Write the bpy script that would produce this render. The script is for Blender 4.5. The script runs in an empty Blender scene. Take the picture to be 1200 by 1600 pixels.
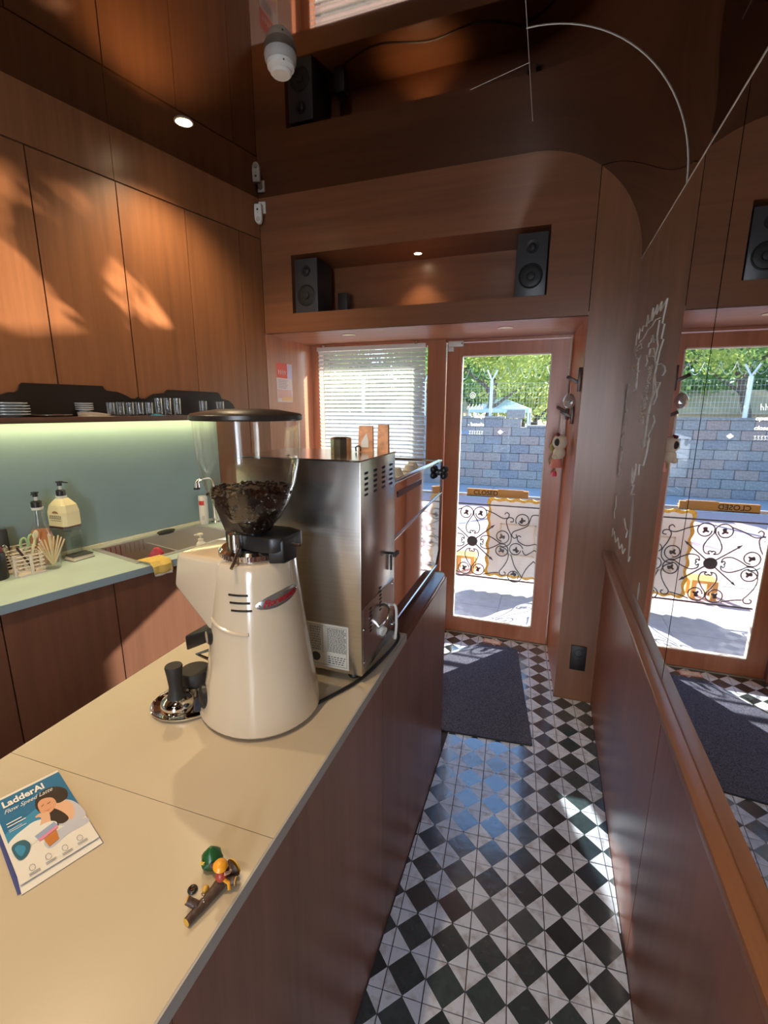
import bpy, bmesh, math, random
from mathutils import Vector, Matrix
random.seed(7)
S = bpy.context.scene
C = S.collection
# ------------------------------------------------------------------ camera
FPX, CX, CY, H = 722.0, 600.0, 800.0, 1.6
RX = Vector((0.94338883, 0.07440418, -0.32323605))
RY = Vector((0.33167906, -0.20411019, 0.92104725))
RZ = Vector((0.00255399, -0.97611631, -0.21723358))
cam_d = bpy.data.cameras.new('camera'); cam = bpy.data.objects.new('camera', cam_d); C.objects.link(cam)
right = Vector((RX.x, RY.x, RZ.x)); down = Vector((RX.y, RY.y, RZ.y)); fwd = Vector((RX.z, RY.z, RZ.z))
m3 = Matrix((right, -down, -fwd)).transposed()
cam.matrix_world = Matrix.Translation((0, 0, H)) @ m3.to_4x4()
cam_d.sensor_width = 36.0; cam_d.lens = 36.0 * FPX / 1600.0; cam_d.clip_start = 0.02; cam_d.clip_end = 200
S.camera = cam
# ------------------------------------------------------------------ world, sun, lights, exposure
W = bpy.data.worlds.new('world'); S.world = W; W.use_nodes = True
wn = W.node_tree.nodes; wl = W.node_tree.links
bg = wn['Background']; sky = wn.new('ShaderNodeTexSky'); sky.sky_type = 'NISHITA'; sky.sun_disc = False
SUN_DIR = Vector((0.61, 0.79, 0.50)).normalized()       # towards the sun
sky.sun_elevation = math.asin(SUN_DIR.z); sky.sun_rotation = math.atan2(SUN_DIR.x, SUN_DIR.y)
sky.air_density = 1.0; sky.dust_density = 0.15; sky.ozone_density = 3.5
wl.new(sky.outputs[0], bg.inputs[0]); bg.inputs[1].default_value = 0.60
def lamp(name, kind, loc, energy, color, aim=None, **kw):
    d = bpy.data.lights.new(name, kind); o = bpy.data.objects.new(name, d); C.objects.link(o)
    o.location = loc; d.energy = energy; d.color = color
    for k, v in kw.items(): setattr(d, k, v)
    if aim is not None:
        o.rotation_euler = (Vector(aim) - Vector(loc)).to_track_quat('-Z', 'Y').to_euler()
    return o
lamp('sun', 'SUN', tuple(SUN_DIR * 20), 21.0, (1.0, 0.93, 0.82), aim=(0, 0, 0), angle=0.009)
# added area lamp before the solid rear wall, filling in as daylight
lamp('rear_fill_light', 'AREA', (0.165, -2.38, 1.15), 50.0, (0.80, 0.89, 1.0), aim=(0.10, 0.5, 0.6), shape='RECTANGLE', size=0.31, size_y=1.8)
def gobo_spot(name, loc, aim, energy, color, cone, hu, hv, roll, leaf):
    """added spot standing in for sunlight thrown back by a polished surface: a narrow beam masked to a soft-edged outline"""
    o = lamp(name, 'SPOT', loc, energy, color, aim=aim, spot_size=math.radians(cone), spot_blend=0.1, shadow_soft_size=0.004)
    o.data.use_nodes = True; nt = o.data.node_tree; n = nt.nodes; l = nt.links; em = n['Emission']
    tc = n.new('ShaderNodeTexCoord'); mp = n.new('ShaderNodeMapping'); mp.inputs['Rotation'].default_value = (0, 0, roll); l.new(tc.outputs['Normal'], mp.inputs[0])
    sx = n.new('ShaderNodeSeparateXYZ'); l.new(mp.outputs[0], sx.inputs[0])
    def M_(op, a, b=None, cl=False):
        k = n.new('ShaderNodeMath'); k.operation = op; k.use_clamp = cl
        for i, q in enumerate((a, b)):
            if q is None: continue
            if isinstance(q, (int, float)): k.inputs[i].default_value = q
            else: l.new(q, k.inputs[i])
        return k.outputs[0]
    az = M_('ABSOLUTE', sx.outputs[2]); u = M_('DIVIDE', sx.outputs[0], az); v = M_('DIVIDE', sx.outputs[1], az)
    mu = M_('MULTIPLY', M_('SUBTRACT', hu, M_('ABSOLUTE', u)), 1 / 0.02, True); mv = M_('MULTIPLY', M_('SUBTRACT', hv, M_('ABSOLUTE', v)), 1 / 0.02, True)
    msk = M_('MULTIPLY', mu, mv)
    if leaf:
        cb = n.new('ShaderNodeCombineXYZ'); l.new(u, cb.inputs[0]); l.new(v, cb.inputs[1]); nz = n.new('ShaderNodeTexNoise'); nz.inputs['Scale'].default_value = leaf; nz.inputs['Detail'].default_value = 3; l.new(cb.outputs[0], nz.inputs['Vector'])
        msk = M_('MULTIPLY', msk, M_('MULTIPLY', M_('SUBTRACT', nz.outputs['Fac'], 0.47), 14.0, True))
    l.new(msk, em.inputs['Strength']); return o
gobo_spot('wall_glint_stand_in', (-0.67, 2.84, 1.12), (-1.93, 1.36, 2.16), 900.0, (1.0, 0.82, 0.60), 50, 0.085, 0.17, 0.75, 7.0)  # added spot stands in for reflected sun; noise mask imitates leaf shadows
gobo_spot('floor_glint_stand_in', (-0.36, 2.20, 0.80), (0.335, 1.50, 0.0), 95.0, (0.90, 0.98, 0.95), 60, 0.055, 0.24, 0.6, 0.0)  # added spot in mid-air, standing in for sun reflected onto the floor
S.view_settings.view_transform = 'Standard'; S.view_settings.look = 'None'
S.view_settings.gamma = 1.0; S.view_settings.use_curve_mapping = False
S.view_settings.exposure = 0.25
S.cycles.max_bounces = 12; S.cycles.transparent_max_bounces = 24; S.cycles.glossy_bounces = 6
S.cycles.caustics_reflective = True; S.cycles.blur_glossy = 0.6; S.cycles.caustics_refractive = False
S.cycles.sample_clamp_indirect = 6.0
# ------------------------------------------------------------------ pixel <-> world (frame 1200 x 1600)
def ray(x, y):
    d = Vector((x - CX, y - CY, FPX)); return Vector((RX.dot(d), RY.dot(d), RZ.dot(d)))
def onz(x, y, z): d = ray(x, y); return Vector((0, 0, H)) + d * ((z - H) / d.z)
def ony(x, y, v): d = ray(x, y); return Vector((0, 0, H)) + d * (v / d.y)
def onx(x, y, v): d = ray(x, y); return Vector((0, 0, H)) + d * (v / d.x)
P0 = Vector((-1.653, 2.544)); DD = Vector((0.22675, 0.97395)); NN = Vector((0.97395, -0.22675))
def wl_pt(s, off, z): p = P0 + DD * s + NN * off; return Vector((p.x, p.y, z))
def onwall(x, y, off=0.0):
    d = ray(x, y); t = (P0.dot(NN) + off) / (d.x * NN.x + d.y * NN.y); return Vector((0, 0, H)) + d * t
def sof(p): return (Vector((p.x, p.y)) - P0).dot(DD)
# ------------------------------------------------------------------ materials
MATS = {}
def _nt(name):
    m = bpy.data.materials.new(name); m.use_nodes = True; MATS[name] = m
    return m, m.node_tree.nodes, m.node_tree.links, m.node_tree.nodes['Principled BSDF']
def mat(name, col, rough=0.5, metal=0.0, var=0.0, scale=20.0, bump=0.0, stretch=(1, 1, 1), spec=0.5, emit=None, es=0.0, coat=0.0, trans=0.0):
    m, n, l, b = _nt(name)
    b.inputs['Base Color'].default_value = (*col, 1); b.inputs['Roughness'].default_value = rough
    b.inputs['Metallic'].default_value = metal; b.inputs['Specular IOR Level'].default_value = spec
    b.inputs['Coat Weight'].default_value = coat; b.inputs['Coat Roughness'].default_value = 0.08
    if emit: b.inputs['Emission Color'].default_value = (*emit, 1); b.inputs['Emission Strength'].default_value = es
    if trans: b.inputs['Transmission Weight'].default_value = trans
    if var or bump:
        tc = n.new('ShaderNodeTexCoord'); mp = n.new('ShaderNodeMapping'); mp.inputs['Scale'].default_value = stretch
        nz = n.new('ShaderNodeTexNoise'); nz.inputs['Scale'].default_value = scale; nz.inputs['Detail'].default_value = 4
        l.new(tc.outputs['Object'], mp.inputs[0]); l.new(mp.outputs[0], nz.inputs['Vector'])
        if var:
            r = n.new('ShaderNodeValToRGB'); e = r.color_ramp.elements
            e[0].position = 0.3; e[1].position = 0.7
            e[0].color = (*[c * (1 - var) for c in col], 1); e[1].color = (*[min(1, c * (1 + var)) for c in col], 1)
            l.new(nz.outputs['Fac'], r.inputs[0]); l.new(r.outputs[0], b.inputs['Base Color'])
        if bump:
            bp = n.new('ShaderNodeBump'); bp.inputs['Strength'].default_value = bump; bp.inputs['Distance'].default_value = 0.004
            l.new(nz.outputs['Fac'], bp.inputs['Height']); l.new(bp.outputs[0], b.inputs['Normal'])
    return m
def wood(name, col, rough=0.38, grain=(28, 28, 1.6), var=0.22, spec=0.5):
    m, n, l, b = _nt(name)
    tc = n.new('ShaderNodeTexCoord'); mp = n.new('ShaderNodeMapping'); mp.inputs['Scale'].default_value = grain
    oi = n.new('ShaderNodeObjectInfo'); ad = n.new('ShaderNodeVectorMath'); ad.operation = 'ADD'
    ml = n.new('ShaderNodeMath'); ml.operation = 'MULTIPLY'; ml.inputs[1].default_value = 37.0
    l.new(oi.outputs['Random'], ml.inputs[0]); l.new(tc.outputs['Object'], ad.inputs[0]); l.new(ml.outputs[0], ad.inputs[1])
    l.new(ad.outputs[0], mp.inputs[0])
    nz = n.new('ShaderNodeTexNoise'); nz.inputs['Scale'].default_value = 1.0; nz.inputs['Detail'].default_value = 6; nz.inputs['Roughness'].default_value = 0.62
    n2 = n.new('ShaderNodeTexNoise'); n2.inputs['Scale'].default_value = 0.13; n2.inputs['Detail'].default_value = 2
    l.new(mp.outputs[0], nz.inputs['Vector']); l.new(mp.outputs[0], n2.inputs['Vector'])
    mx = n.new('ShaderNodeMath'); mx.operation = 'MULTIPLY_ADD'; mx.inputs[1].default_value = 0.6
    h = n.new('ShaderNodeMath'); h.operation = 'MULTIPLY'; h.inputs[1].default_value = 0.4
    l.new(n2.outputs['Fac'], h.inputs[0]); l.new(nz.outputs['Fac'], mx.inputs[0]); l.new(h.outputs[0], mx.inputs[2])
    r = n.new('ShaderNodeValToRGB'); e = r.color_ramp.elements; e[0].position = 0.33; e[1].position = 0.67
    e[0].color = (*[c * (1 - var) for c in col], 1); e[1].color = (*[c * (1 + var) for c in col], 1)
    l.new(mx.outputs[0], r.inputs[0]); l.new(r.outputs[0], b.inputs['Base Color'])
    b.inputs['Roughness'].default_value = rough; b.inputs['Specular IOR Level'].default_value = spec
    bp = n.new('ShaderNodeBump'); bp.inputs['Strength'].default_value = 0.06; bp.inputs['Distance'].default_value = 0.002
    l.new(nz.outputs['Fac'], bp.inputs['Height']); l.new(bp.outputs[0], b.inputs['Normal'])
    return m
def thin_glass(name, tint=(1, 1, 1), gloss=0.08, rough=0.02, edge=0.7):
    m = bpy.data.materials.new(name); m.use_nodes = True; MATS[name] = m
    n = m.node_tree.nodes; l = m.node_tree.links; n.clear()
    o = n.new('ShaderNodeOutputMaterial'); t = n.new('ShaderNodeBsdfTransparent'); t.inputs[0].default_value = (*tint, 1)
    g = n.new('ShaderNodeBsdfGlossy'); g.inputs['Roughness'].default_value = rough; g.inputs[0].default_value = (0.9, 0.9, 0.9, 1)
    lw = n.new('ShaderNodeLayerWeight'); lw.inputs[0].default_value = 0.18
    ma = n.new('ShaderNodeMath'); ma.operation = 'MULTIPLY_ADD'; ma.inputs[1].default_value = edge; ma.inputs[2].default_value = gloss * 0.5
    l.new(lw.outputs['Facing'], ma.inputs[0]); mx = n.new('ShaderNodeMixShader')
    l.new(ma.outputs[0], mx.inputs[0]); l.new(t.outputs[0], mx.inputs[1]); l.new(g.outputs[0], mx.inputs[2]); l.new(mx.outputs[0], o.inputs[0])
    return m
WOOD = wood('sapele_panel', (0.225, 0.090, 0.038), 0.36)
WOODH = wood('sapele_panel_horizontal', (0.205, 0.078, 0.034), 0.36, grain=(1.6, 28, 28))
WOODF = wood('sapele_frame_lit', (0.42, 0.155, 0.078), 0.34)  # sapele lightened in colour to carry warm bounce light around the doorway
WOODD = wood('walnut_bar_front', (0.25, 0.118, 0.082), 0.33, var=0.25)
WOODR = wood('rail_wood', (0.25, 0.11, 0.058), 0.33, grain=(28, 1.6, 28))
SHELFW = wood('shelf_wood', (0.09, 0.042, 0.026), 0.4, grain=(28, 1.6, 28))
GAP = mat('dark_joint', (0.012, 0.008, 0.006), 0.8)
MIRROR = mat('wall_mirror_glass', (0.80, 0.80, 0.80), 0.012, 1.0)
CEILM = mat('smoked_mirror', (0.27, 0.215, 0.175), 0.03, 1.0)
SEAM = mat('pale_seam', (0.75, 0.72, 0.66), 0.4)
SPLASH = mat('backsplash_teal', (0.27, 0.37, 0.385), 0.28, var=0.06, scale=3)
CTOP = mat('mint_worktop', (0.47, 0.58, 0.53), 0.35, var=0.04, scale=8)
CEDGE = mat('worktop_edge', (0.26, 0.35, 0.40), 0.4)
CREAM = mat('cream_trim', (0.85, 0.78, 0.58), 0.5)
BARTOP = mat('ivory_laminate', (0.58, 0.49, 0.37), 0.32, var=0.035, scale=5)
BAREDGE = mat('grey_edge', (0.42, 0.41, 0.40), 0.45)
STEEL = mat('brushed_steel', (0.56, 0.54, 0.51), 0.24, 1.0, var=0.05, scale=1, bump=0.02, stretch=(2, 2, 220))
STEEL2 = mat('satin_steel', (0.66, 0.65, 0.64), 0.17, 1.0)
CHROME = mat('chrome', (0.82, 0.82, 0.82), 0.05, 1.0)
SINKS = mat('sink_steel', (0.62, 0.59, 0.55), 0.38, 0.75)
BLACK = mat('black_plastic', (0.014, 0.013, 0.014), 0.4)
BLACKM = mat('black_matte', (0.02, 0.019, 0.019), 0.6)
DARKBOARD = mat('black_brown_board', (0.012, 0.008, 0.007), 0.35)
IVORY = mat('ivory_enamel', (0.66, 0.55, 0.41), 0.16, coat=0.6)
WHITE = mat('white_plastic', (0.78, 0.76, 0.72), 0.4)
PAPER = mat('white_paper', (0.82, 0.80, 0.78), 0.6)
MATC = mat('grey_carpet', (0.095, 0.100, 0.140), 0.95, var=0.75, scale=260, bump=0.5, spec=0.1)
GLASS = thin_glass('window_glass', (0.96, 0.98, 0.98), 0.05)
HOPG = thin_glass('hopper_plastic', (0.94, 0.92, 0.87), 0.06, 0.10, 0.6)
CUPG = thin_glass('clear_glass', (0.96, 0.97, 0.97), 0.08, 0.03, 0.5)
BEAN = mat('roasted_beans', (0.022, 0.011, 0.007), 0.38, var=0.5, scale=30)
BEAM = mat('lamp_lens', (1, 0.9, 0.7), 0.5, emit=(1.0, 0.80, 0.50), es=28.0)
OFFL = mat('lamp_lens_off', (0.75, 0.62, 0.38), 0.4)
LEDM = mat('led_strip_lens', (1, 1, 1), 0.5, emit=(1.0, 0.84, 0.38), es=36.0)
RED = mat('red_print', (0.62, 0.05, 0.04), 0.5)
# ------------------------------------------------------------------ mesh builder
class MB:
    def __init__(s): s.v = []; s.f = []
    def add(s, vs, fs):
        o = len(s.v); s.v += [tuple(p) for p in vs]; s.f += [[i + o for i in q] for q in fs]; return s
    def box(s, x0, x1, y0, y1, z0, z1, M=None):
        vs = [Vector((x, y, z)) for z in (z0, z1) for y in (y0, y1) for x in (x0, x1)]
        if M is not None: vs = [M @ p for p in vs]
        return s.add(vs, [(0, 2, 3, 1), (4, 5, 7, 6), (0, 1, 5, 4), (2, 6, 7, 3), (0, 4, 6, 2), (1, 3, 7, 5)])
    def hexa(s, b, t):                       # bottom quad, top quad
        return s.add(list(b) + list(t), [(3, 2, 1, 0), (4, 5, 6, 7), (0, 1, 5, 4), (1, 2, 6, 5), (2, 3, 7, 6), (3, 0, 4, 7)])
    def prism(s, poly, d):                   # 3-D planar polygon + offset vector
        n = len(poly); d = Vector(d); a = [Vector(p) for p in poly]; b = [p + d for p in a]
        s.add(a + b, [list(range(n))[::-1], list(range(n, 2 * n))] + [(i, (i + 1) % n, n + (i + 1) % n, n + i) for i in range(n)]); return s
    def lathe(s, prof, n=32, c=(0, 0, 0), M=None, ex=1.0, ey=1.0):
        o = []; idx = []
        for r, z in prof:
            if r < 1e-6: idx.append([len(o)]); o.append(Vector((c[0], c[1], c[2] + z)))
            else:
                idx.append(list(range(len(o), len(o) + n)))
                o += [Vector((c[0] + ex * r * math.cos(2 * math.pi * k / n), c[1] + ey * r * math.sin(2 * math.pi * k / n), c[2] + z)) for k in range(n)]
        fs = []
        for a, b in zip(idx, idx[1:]):
            for k in range(n):
                k2 = (k + 1) % n
                if len(a) == 1 and len(b) == 1: continue
                if len(a) == 1: fs.append((a[0], b[k2], b[k]))
                elif len(b) == 1: fs.append((a[k], a[k2], b[0]))
                else: fs.append((a[k], a[k2], b[k2], b[k]))
        if M is not None: o = [M @ p for p in o]
        return s.add(o, fs)
    def cyl(s, p0, p1, r0, r1=None, n=16):
        p0 = Vector(p0); p1 = Vector(p1); r1 = r0 if r1 is None else r1; L = (p1 - p0).length
        M = Matrix.Translation(p0) @ (p1 - p0).to_track_quat('Z', 'Y').to_matrix().to_4x4()
        return s.lathe([(0, 0), (r0, 0), (r1, L), (0, L)], n, M=M)
    def tube(s, pts, r, n=8, closed=False):
        pts = [Vector(p) for p in pts]; m = len(pts); vs = []; up = None
        for i, p in enumerate(pts):
            a = pts[(i - 1) % m] if (closed or i > 0) else p; b = pts[(i + 1) % m] if (closed or i < m - 1) else p
            t = (b - a).normalized() if (b - a).length > 1e-9 else Vector((0, 0, 1))
            if up is None: up = Vector((0, 0, 1)) if abs(t.z) < 0.9 else Vector((1, 0, 0))
            x = up.cross(t); x = x.normalized() if x.length > 1e-6 else Vector((1, 0, 0)); y = t.cross(x); up = y
            rr = r[i] if isinstance(r, (list, tuple)) else r
            vs += [p + x * rr * math.cos(2 * math.pi * k / n) + y * rr * math.sin(2 * math.pi * k / n) for k in range(n)]
        fs = []
        for i in range(m if closed else m - 1):
            j = (i + 1) % m
            fs += [(i * n + k, i * n + (k + 1) % n, j * n + (k + 1) % n, j * n + k) for k in range(n)]
        if not closed: fs += [list(range(n))[::-1], list(range((m - 1) * n, m * n))]
        return s.add(vs, fs)
    def ball(s, c, r, nu=14, nv=9, M=None):
        r = (r, r, r) if not isinstance(r, (tuple, list)) else r
        pr = [(math.sin(math.pi * i / nv), -math.cos(math.pi * i / nv)) for i in range(nv + 1)]
        T = Matrix.Translation(c) @ (M if M is not None else Matrix()) @ Matrix.Diagonal((*r, 1))
        return s.lathe([(max(0, a) if 0 < i < nv else 0, b) for i, (a, b) in enumerate(pr)], nu, M=T)
    def build(s, name, m, parent=None, smooth=False, bevel=0.0, loc=None, seg=2):
        me = bpy.data.meshes.new(name); me.from_pydata(s.v, [], s.f); me.validate(); me.update()
        bm = bmesh.new(); bm.from_mesh(me); bmesh.ops.recalc_face_normals(bm, faces=bm.faces)
        if bevel: bmesh.ops.bevel(bm, geom=[e for e in bm.edges if e.is_manifold and e.calc_face_angle(0) > 0.5], offset=bevel, segments=seg, affect='EDGES', profile=0.5)
        bm.to_mesh(me); bm.free()
        if smooth or bevel:
            me.shade_smooth()
            try: me.set_sharp_from_angle(angle=math.radians(38))
            except Exception: pass
        me.materials.append(m)
        o = bpy.data.objects.new(name, me); C.objects.link(o)
        if parent is not None: o.parent = parent
        if loc is not None: o.location = loc
        return o
def tag(o, label, cat, group=None):
    o['label'] = label; o['category'] = cat
    if group: o['group'] = group
    return o
def struct(o): o['kind'] = 'structure'; return o
def stuff(o): o['kind'] = 'stuff'; return o
def thing(name, label, cat, loc=(0, 0, 0), rz=0.0, group=None):
    o = bpy.data.objects.new(name, None); C.objects.link(o); o.location = loc; o.rotation_euler = (0, 0, rz)
    o.empty_display_size = 0.05
    return tag(o, label, cat, group)
def sroot(name, loc=(0, 0, 0)):
    o = bpy.data.objects.new(name, None); C.objects.link(o); o.location = loc; return struct(o)
def copy_tree(o, parent=None):
    c = o.copy(); C.objects.link(c); c.parent = parent
    for ch in list(o.children): copy_tree(ch, c)
    return c
def part_copy(o, parent, loc):
    c = o.copy(); C.objects.link(c); c.parent = parent; c.location = loc; return c
def spline(pts, n=8, closed=False):
    P = [Vector(p) for p in pts]; m = len(P); out = []
    for i in range(m if closed else m - 1):
        g = lambda k: P[k % m] if closed else P[max(0, min(m - 1, k))]
        a, b, c, d = g(i - 1), g(i), g(i + 1), g(i + 2)
        for k in range(n):
            t = k / n
            out.append(0.5 * ((2 * b) + (c - a) * t + (2 * a - 5 * b + 4 * c - d) * t * t + (3 * b - a - 3 * c + d) * t ** 3))
    if not closed: out.append(P[-1])
    return out
def lettering(name, s, size, m, parent, fn, shear=0.0, bold=0.0, extrude=0.0003, align='LEFT', spacing=1.0):
    cu = bpy.data.curves.new(name, 'FONT'); cu.body = s; cu.size = size; cu.shear = shear; cu.offset = bold; cu.extrude = extrude
    cu.align_x = align; cu.space_character = spacing; cu.resolution_u = 3
    t = bpy.data.objects.new('tmp', cu); C.objects.link(t)
    me = bpy.data.meshes.new_from_object(t.evaluated_get(bpy.context.evaluated_depsgraph_get()))
    bpy.data.objects.remove(t)
    for v in me.vertices: v.co = fn(v.co.x, v.co.y, v.co.z)
    me.name = name; me.materials.clear(); me.materials.append(m); me.update()
    o = bpy.data.objects.new(name, me); C.objects.link(o); o.parent = parent
    return o
def rotz(a): return Matrix.Rotation(a, 4, 'Z')
# ================================================================== THE ROOM
YB, YD, ZC, ZS, XR, XP = 2.544, 3.136, 2.765, 2.04, 0.337, 0.139
XL = -1.653
# ---- floor slab and tiles
GROUT = mat('grout', (0.055, 0.045, 0.048), 0.85)
floor = struct(MB().box(-3.4, 0.6, -2.5, YD + 0.02, -0.12, -0.004).build('floor', GROUT))
def tile_mat():
    m, n, l, b = _nt('diamond_tile')
    tc = n.new('ShaderNodeTexCoord'); sx = n.new('ShaderNodeSeparateXYZ'); l.new(tc.outputs['Object'], sx.inputs[0])
    def M_(op, a, bb=None):
        k = n.new('ShaderNodeMath'); k.operation = op
        for i, q in enumerate((a, bb)):
            if q is None: continue
            if isinstance(q, (int, float)): k.inputs[i].default_value = q
            else: l.new(q, k.inputs[i])
        return k.outputs[0]
    nz = n.new('ShaderNodeTexNoise'); nz.inputs['Scale'].default_value = 45; nz.inputs['Detail'].default_value = 5
    oi = n.new('ShaderNodeObjectInfo'); ad = n.new('ShaderNodeVectorMath'); ad.operation = 'ADD'
    sh = M_('MULTIPLY', oi.outputs['Random'], 40.0); l.new(tc.outputs['Object'], ad.inputs[0]); l.new(sh, ad.inputs[1]); l.new(ad.outputs[0], nz.inputs['Vector'])
    d = M_('ADD', M_('ABSOLUTE', sx.outputs[0]), M_('ABSOLUTE', sx.outputs[1]))
    d = M_('ADD', d, M_('MULTIPLY', nz.outputs['Fac'], 0.0012))
    msk = M_('LESS_THAN', d, 0.0567)
    dark = n.new('ShaderNodeValToRGB'); e = dark.color_ramp.elements; e[0].color = (0.020, 0.034, 0.040, 1); e[1].color = (0.070, 0.105, 0.112, 1); e[0].position = 0.25; e[1].position = 0.8
    mixv = M_('ADD', M_('MULTIPLY', nz.outputs['Fac'], 0.5), M_('MULTIPLY', oi.outputs['Random'], 0.5)); l.new(mixv, dark.inputs[0])
    n3 = n.new('ShaderNodeTexNoise'); n3.inputs['Scale'].default_value = 28; n3.inputs['Detail'].default_value = 6; l.new(ad.outputs[0], n3.inputs['Vector'])
    lite = n.new('ShaderNodeValToRGB'); e = lite.color_ramp.elements; e[0].color = (0.42, 0.40, 0.41, 1); e[1].color = (0.72, 0.76, 0.86, 1); e[0].position = 0.28; e[1].position = 0.5; l.new(n3.outputs['Fac'], lite.inputs[0])
    mx = n.new('ShaderNodeMix'); mx.data_type = 'RGBA'; l.new(msk, mx.inputs[0]); l.new(lite.outputs[0], mx.inputs[6]); l.new(dark.outputs[0], mx.inputs[7]); l.new(mx.outputs[2], b.inputs['Base Color'])
    rr = M_('SUBTRACT', 0.40, M_('MULTIPLY', msk, 0.19)); l.new(rr, b.inputs['Roughness'])
    n4 = n.new('ShaderNodeTexNoise'); n4.inputs['Scale'].default_value = 38; n4.inputs['Detail'].default_value = 3; l.new(ad.outputs[0], n4.inputs['Vector'])
    b.inputs['Specular IOR Level'].default_value = 0.8; b.inputs['Coat IOR'].default_value = 2.0; b.inputs['Coat Roughness'].default_value = 0.13; l.new(M_('ADD', M_('MULTIPLY', msk, 0.75), 0.15), b.inputs['Coat Weight'])
    bp = n.new('ShaderNodeBump'); bp.inputs['Strength'].default_value = 0.35; bp.inputs['Distance'].default_value = 0.004; l.new(n4.outputs['Fac'], bp.inputs['Height']); l.new(bp.outputs[0], b.inputs['Normal'])
    return m
TILE = tile_mat()
TA, TANG, TO = 0.1127, math.radians(4.0), Vector((-0.004, 1.174))
TU = Vector((math.cos(TANG), math.sin(TANG))); TV = Vector((-math.sin(TANG), math.cos(TANG)))
def clip(poly, a, b, c):                       # keep a*x+b*y<=c
    out = []
    for i in range(len(poly)):
        p, q = poly[i], poly[(i + 1) % len(poly)]; dp = a * p.x + b * p.y - c; dq = a * q.x + b * q.y - c
        if dp <= 0: out.append(p)
        if dp * dq < 0: out.append(p + (q - p) * (dp / (dp - dq)))
    return out
full = None
for j in range(-9, 18):
    for i in range(-8, 5):
        thick = 0.0022
        hw = TA / 2 - 0.0016
        lo = [-hw, -hw]; 
        if (j % 3) == 0: lo[1] += 0.0014       # wider joint every third row
        loc = [Vector((lo[0], lo[1])), Vector((hw, lo[1])), Vector((hw, hw)), Vector((-hw, hw))]
        cen = TO + TU * TA * (i + 0.5) + TV * TA * (j + 0.5)
        wpoly = [cen + TU * p.x + TV * p.y for p in loc]
        cp = clip(clip(wpoly, 1, 0, XR - 0.006), 0, 1, YD - 0.01)
        if cen.y < 2.0: cp = clip(cp, -1, 0, 0.368) if cp else cp
        else: cp = clip(cp, -1, 0, 0.80) if cp else cp
        if cen.x > XP - 0.06 and cen.y > YB - 0.07:
            if cen.y <= YB: cp = clip(cp, 0, 1, YB - 0.003) if cp and cen.x > XP else cp
            else: cp = clip(cp, 1, 0, XP - 0.003) if cp else cp
        if len(cp) < 3 or cen.y < 0.15: continue
        ar = abs(sum(cp[k].x * cp[(k + 1) % len(cp)].y - cp[(k + 1) % len(cp)].x * cp[k].y for k in range(len(cp)))) / 2
        if ar < 0.0004: continue
        pl = [Vector(((p - cen).dot(TU), (p - cen).dot(TV), -0.008)) for p in cp]
        whole = len(cp) == 4 and ar > 0.0117 and (j % 3) != 0
        if whole and full is not None:
            o = full.copy(); C.objects.link(o)
        else:
            o = MB().prism(pl, (0, 0, 0.008)).build('floor_tile', TILE, floor)
            if whole: full = o
        o.parent = floor; o.location = (cen.x, cen.y, 0); o.rotation_euler = (0, 0, TANG)
# ---- left wall: backing, upper panels, frieze, backsplash
def wbox(s0, s1, o0, o1, z0, z1, mb=None):
    b = [wl_pt(s0, o0, z0), wl_pt(s1, o0, z0), wl_pt(s1, o1, z0), wl_pt(s0, o1, z0)]
    t = [p + Vector((0, 0, z1 - z0)) for p in b]
    return (mb or MB()).hexa(b, t)
wall_left = struct(wbox(-5.2, 0.02, -0.14, -0.020, -0.1, ZC + 0.05).build('wall_left', GAP))
seams = [0.0, -0.160] + [-0.160 - 0.3337 * k for k in range(1, 14)]
for a, b in zip(seams, seams[1:]):
    wbox(b + 0.0025, a - 0.0025, -0.02, 0.0, 1.545, 2.553).build('upper_panel', WOOD, wall_left)
for a, b in ((0.0, -0.83), (-0.83, -2.5), (-2.5, -5.0)):
    wbox(b + 0.001, a - 0.001, -0.02, 0.0, 2.559, ZC).build('frieze_panel', WOOD, wall_left)
wbox(-5.0, -0.40, -0.02, 0.0, 0.90, 1.545).build('backsplash_panel', SPLASH, wall_left)
wbox(-0.397, -0.163, -0.02, 0.0, 0.90, 1.541).build('upper_panel', WOOD, wall_left)
wbox(-0.157, 0.0, -0.02, 0.0, 0.90, 1.541).build('upper_panel', WOOD, wall_left)
# ---- ceiling: smoked mirror sheets, cove
ceiling = struct(MB().box(-3.4, 0.7, -2.6, YD + 0.12, ZC + 0.004, ZC + 0.1).build('ceiling', GAP))
RC = 0.497; XC = XR - RC
def cpoly(pts, name='ceiling_mirror_sheet'):
    return MB().prism([Vector((x, y, ZC)) for x, y in pts], (0, 0, 0.004)).build(name, CEILM, ceiling)
cpoly([(-3.3, -2.5), (XC + 0.0, -2.5), (XC, YB), (-3.3, YB)])
def cove(y0, y1):
    mb = MB(); n = 28; vs = []
    for k in range(n + 1):
        a = math.pi / 2 * k / n
        for rr in (RC, RC + 0.006):
            for y in (y0, y1): vs.append((XC + rr * math.cos(a), y, ZC - RC + rr * math.sin(a)))
    fs = []
    for k in range(n):
        i, j = 4 * k, 4 * (k + 1)
        fs += [(i, i + 1, j + 1, j), (i + 2, j + 2, j + 3, i + 3), (i, j, j + 2, i + 2), (i + 1, i + 3, j + 3, j + 1)]
    fs += [(0, 2, 3, 1), (4 * n, 4 * n + 1, 4 * n + 3, 4 * n + 2)]
    return mb.add(vs, fs).build('cove_mirror_sheet', CEILM, ceiling, smooth=True)
cove(-2.5, 1.786); cove(1.790, YB)
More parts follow.
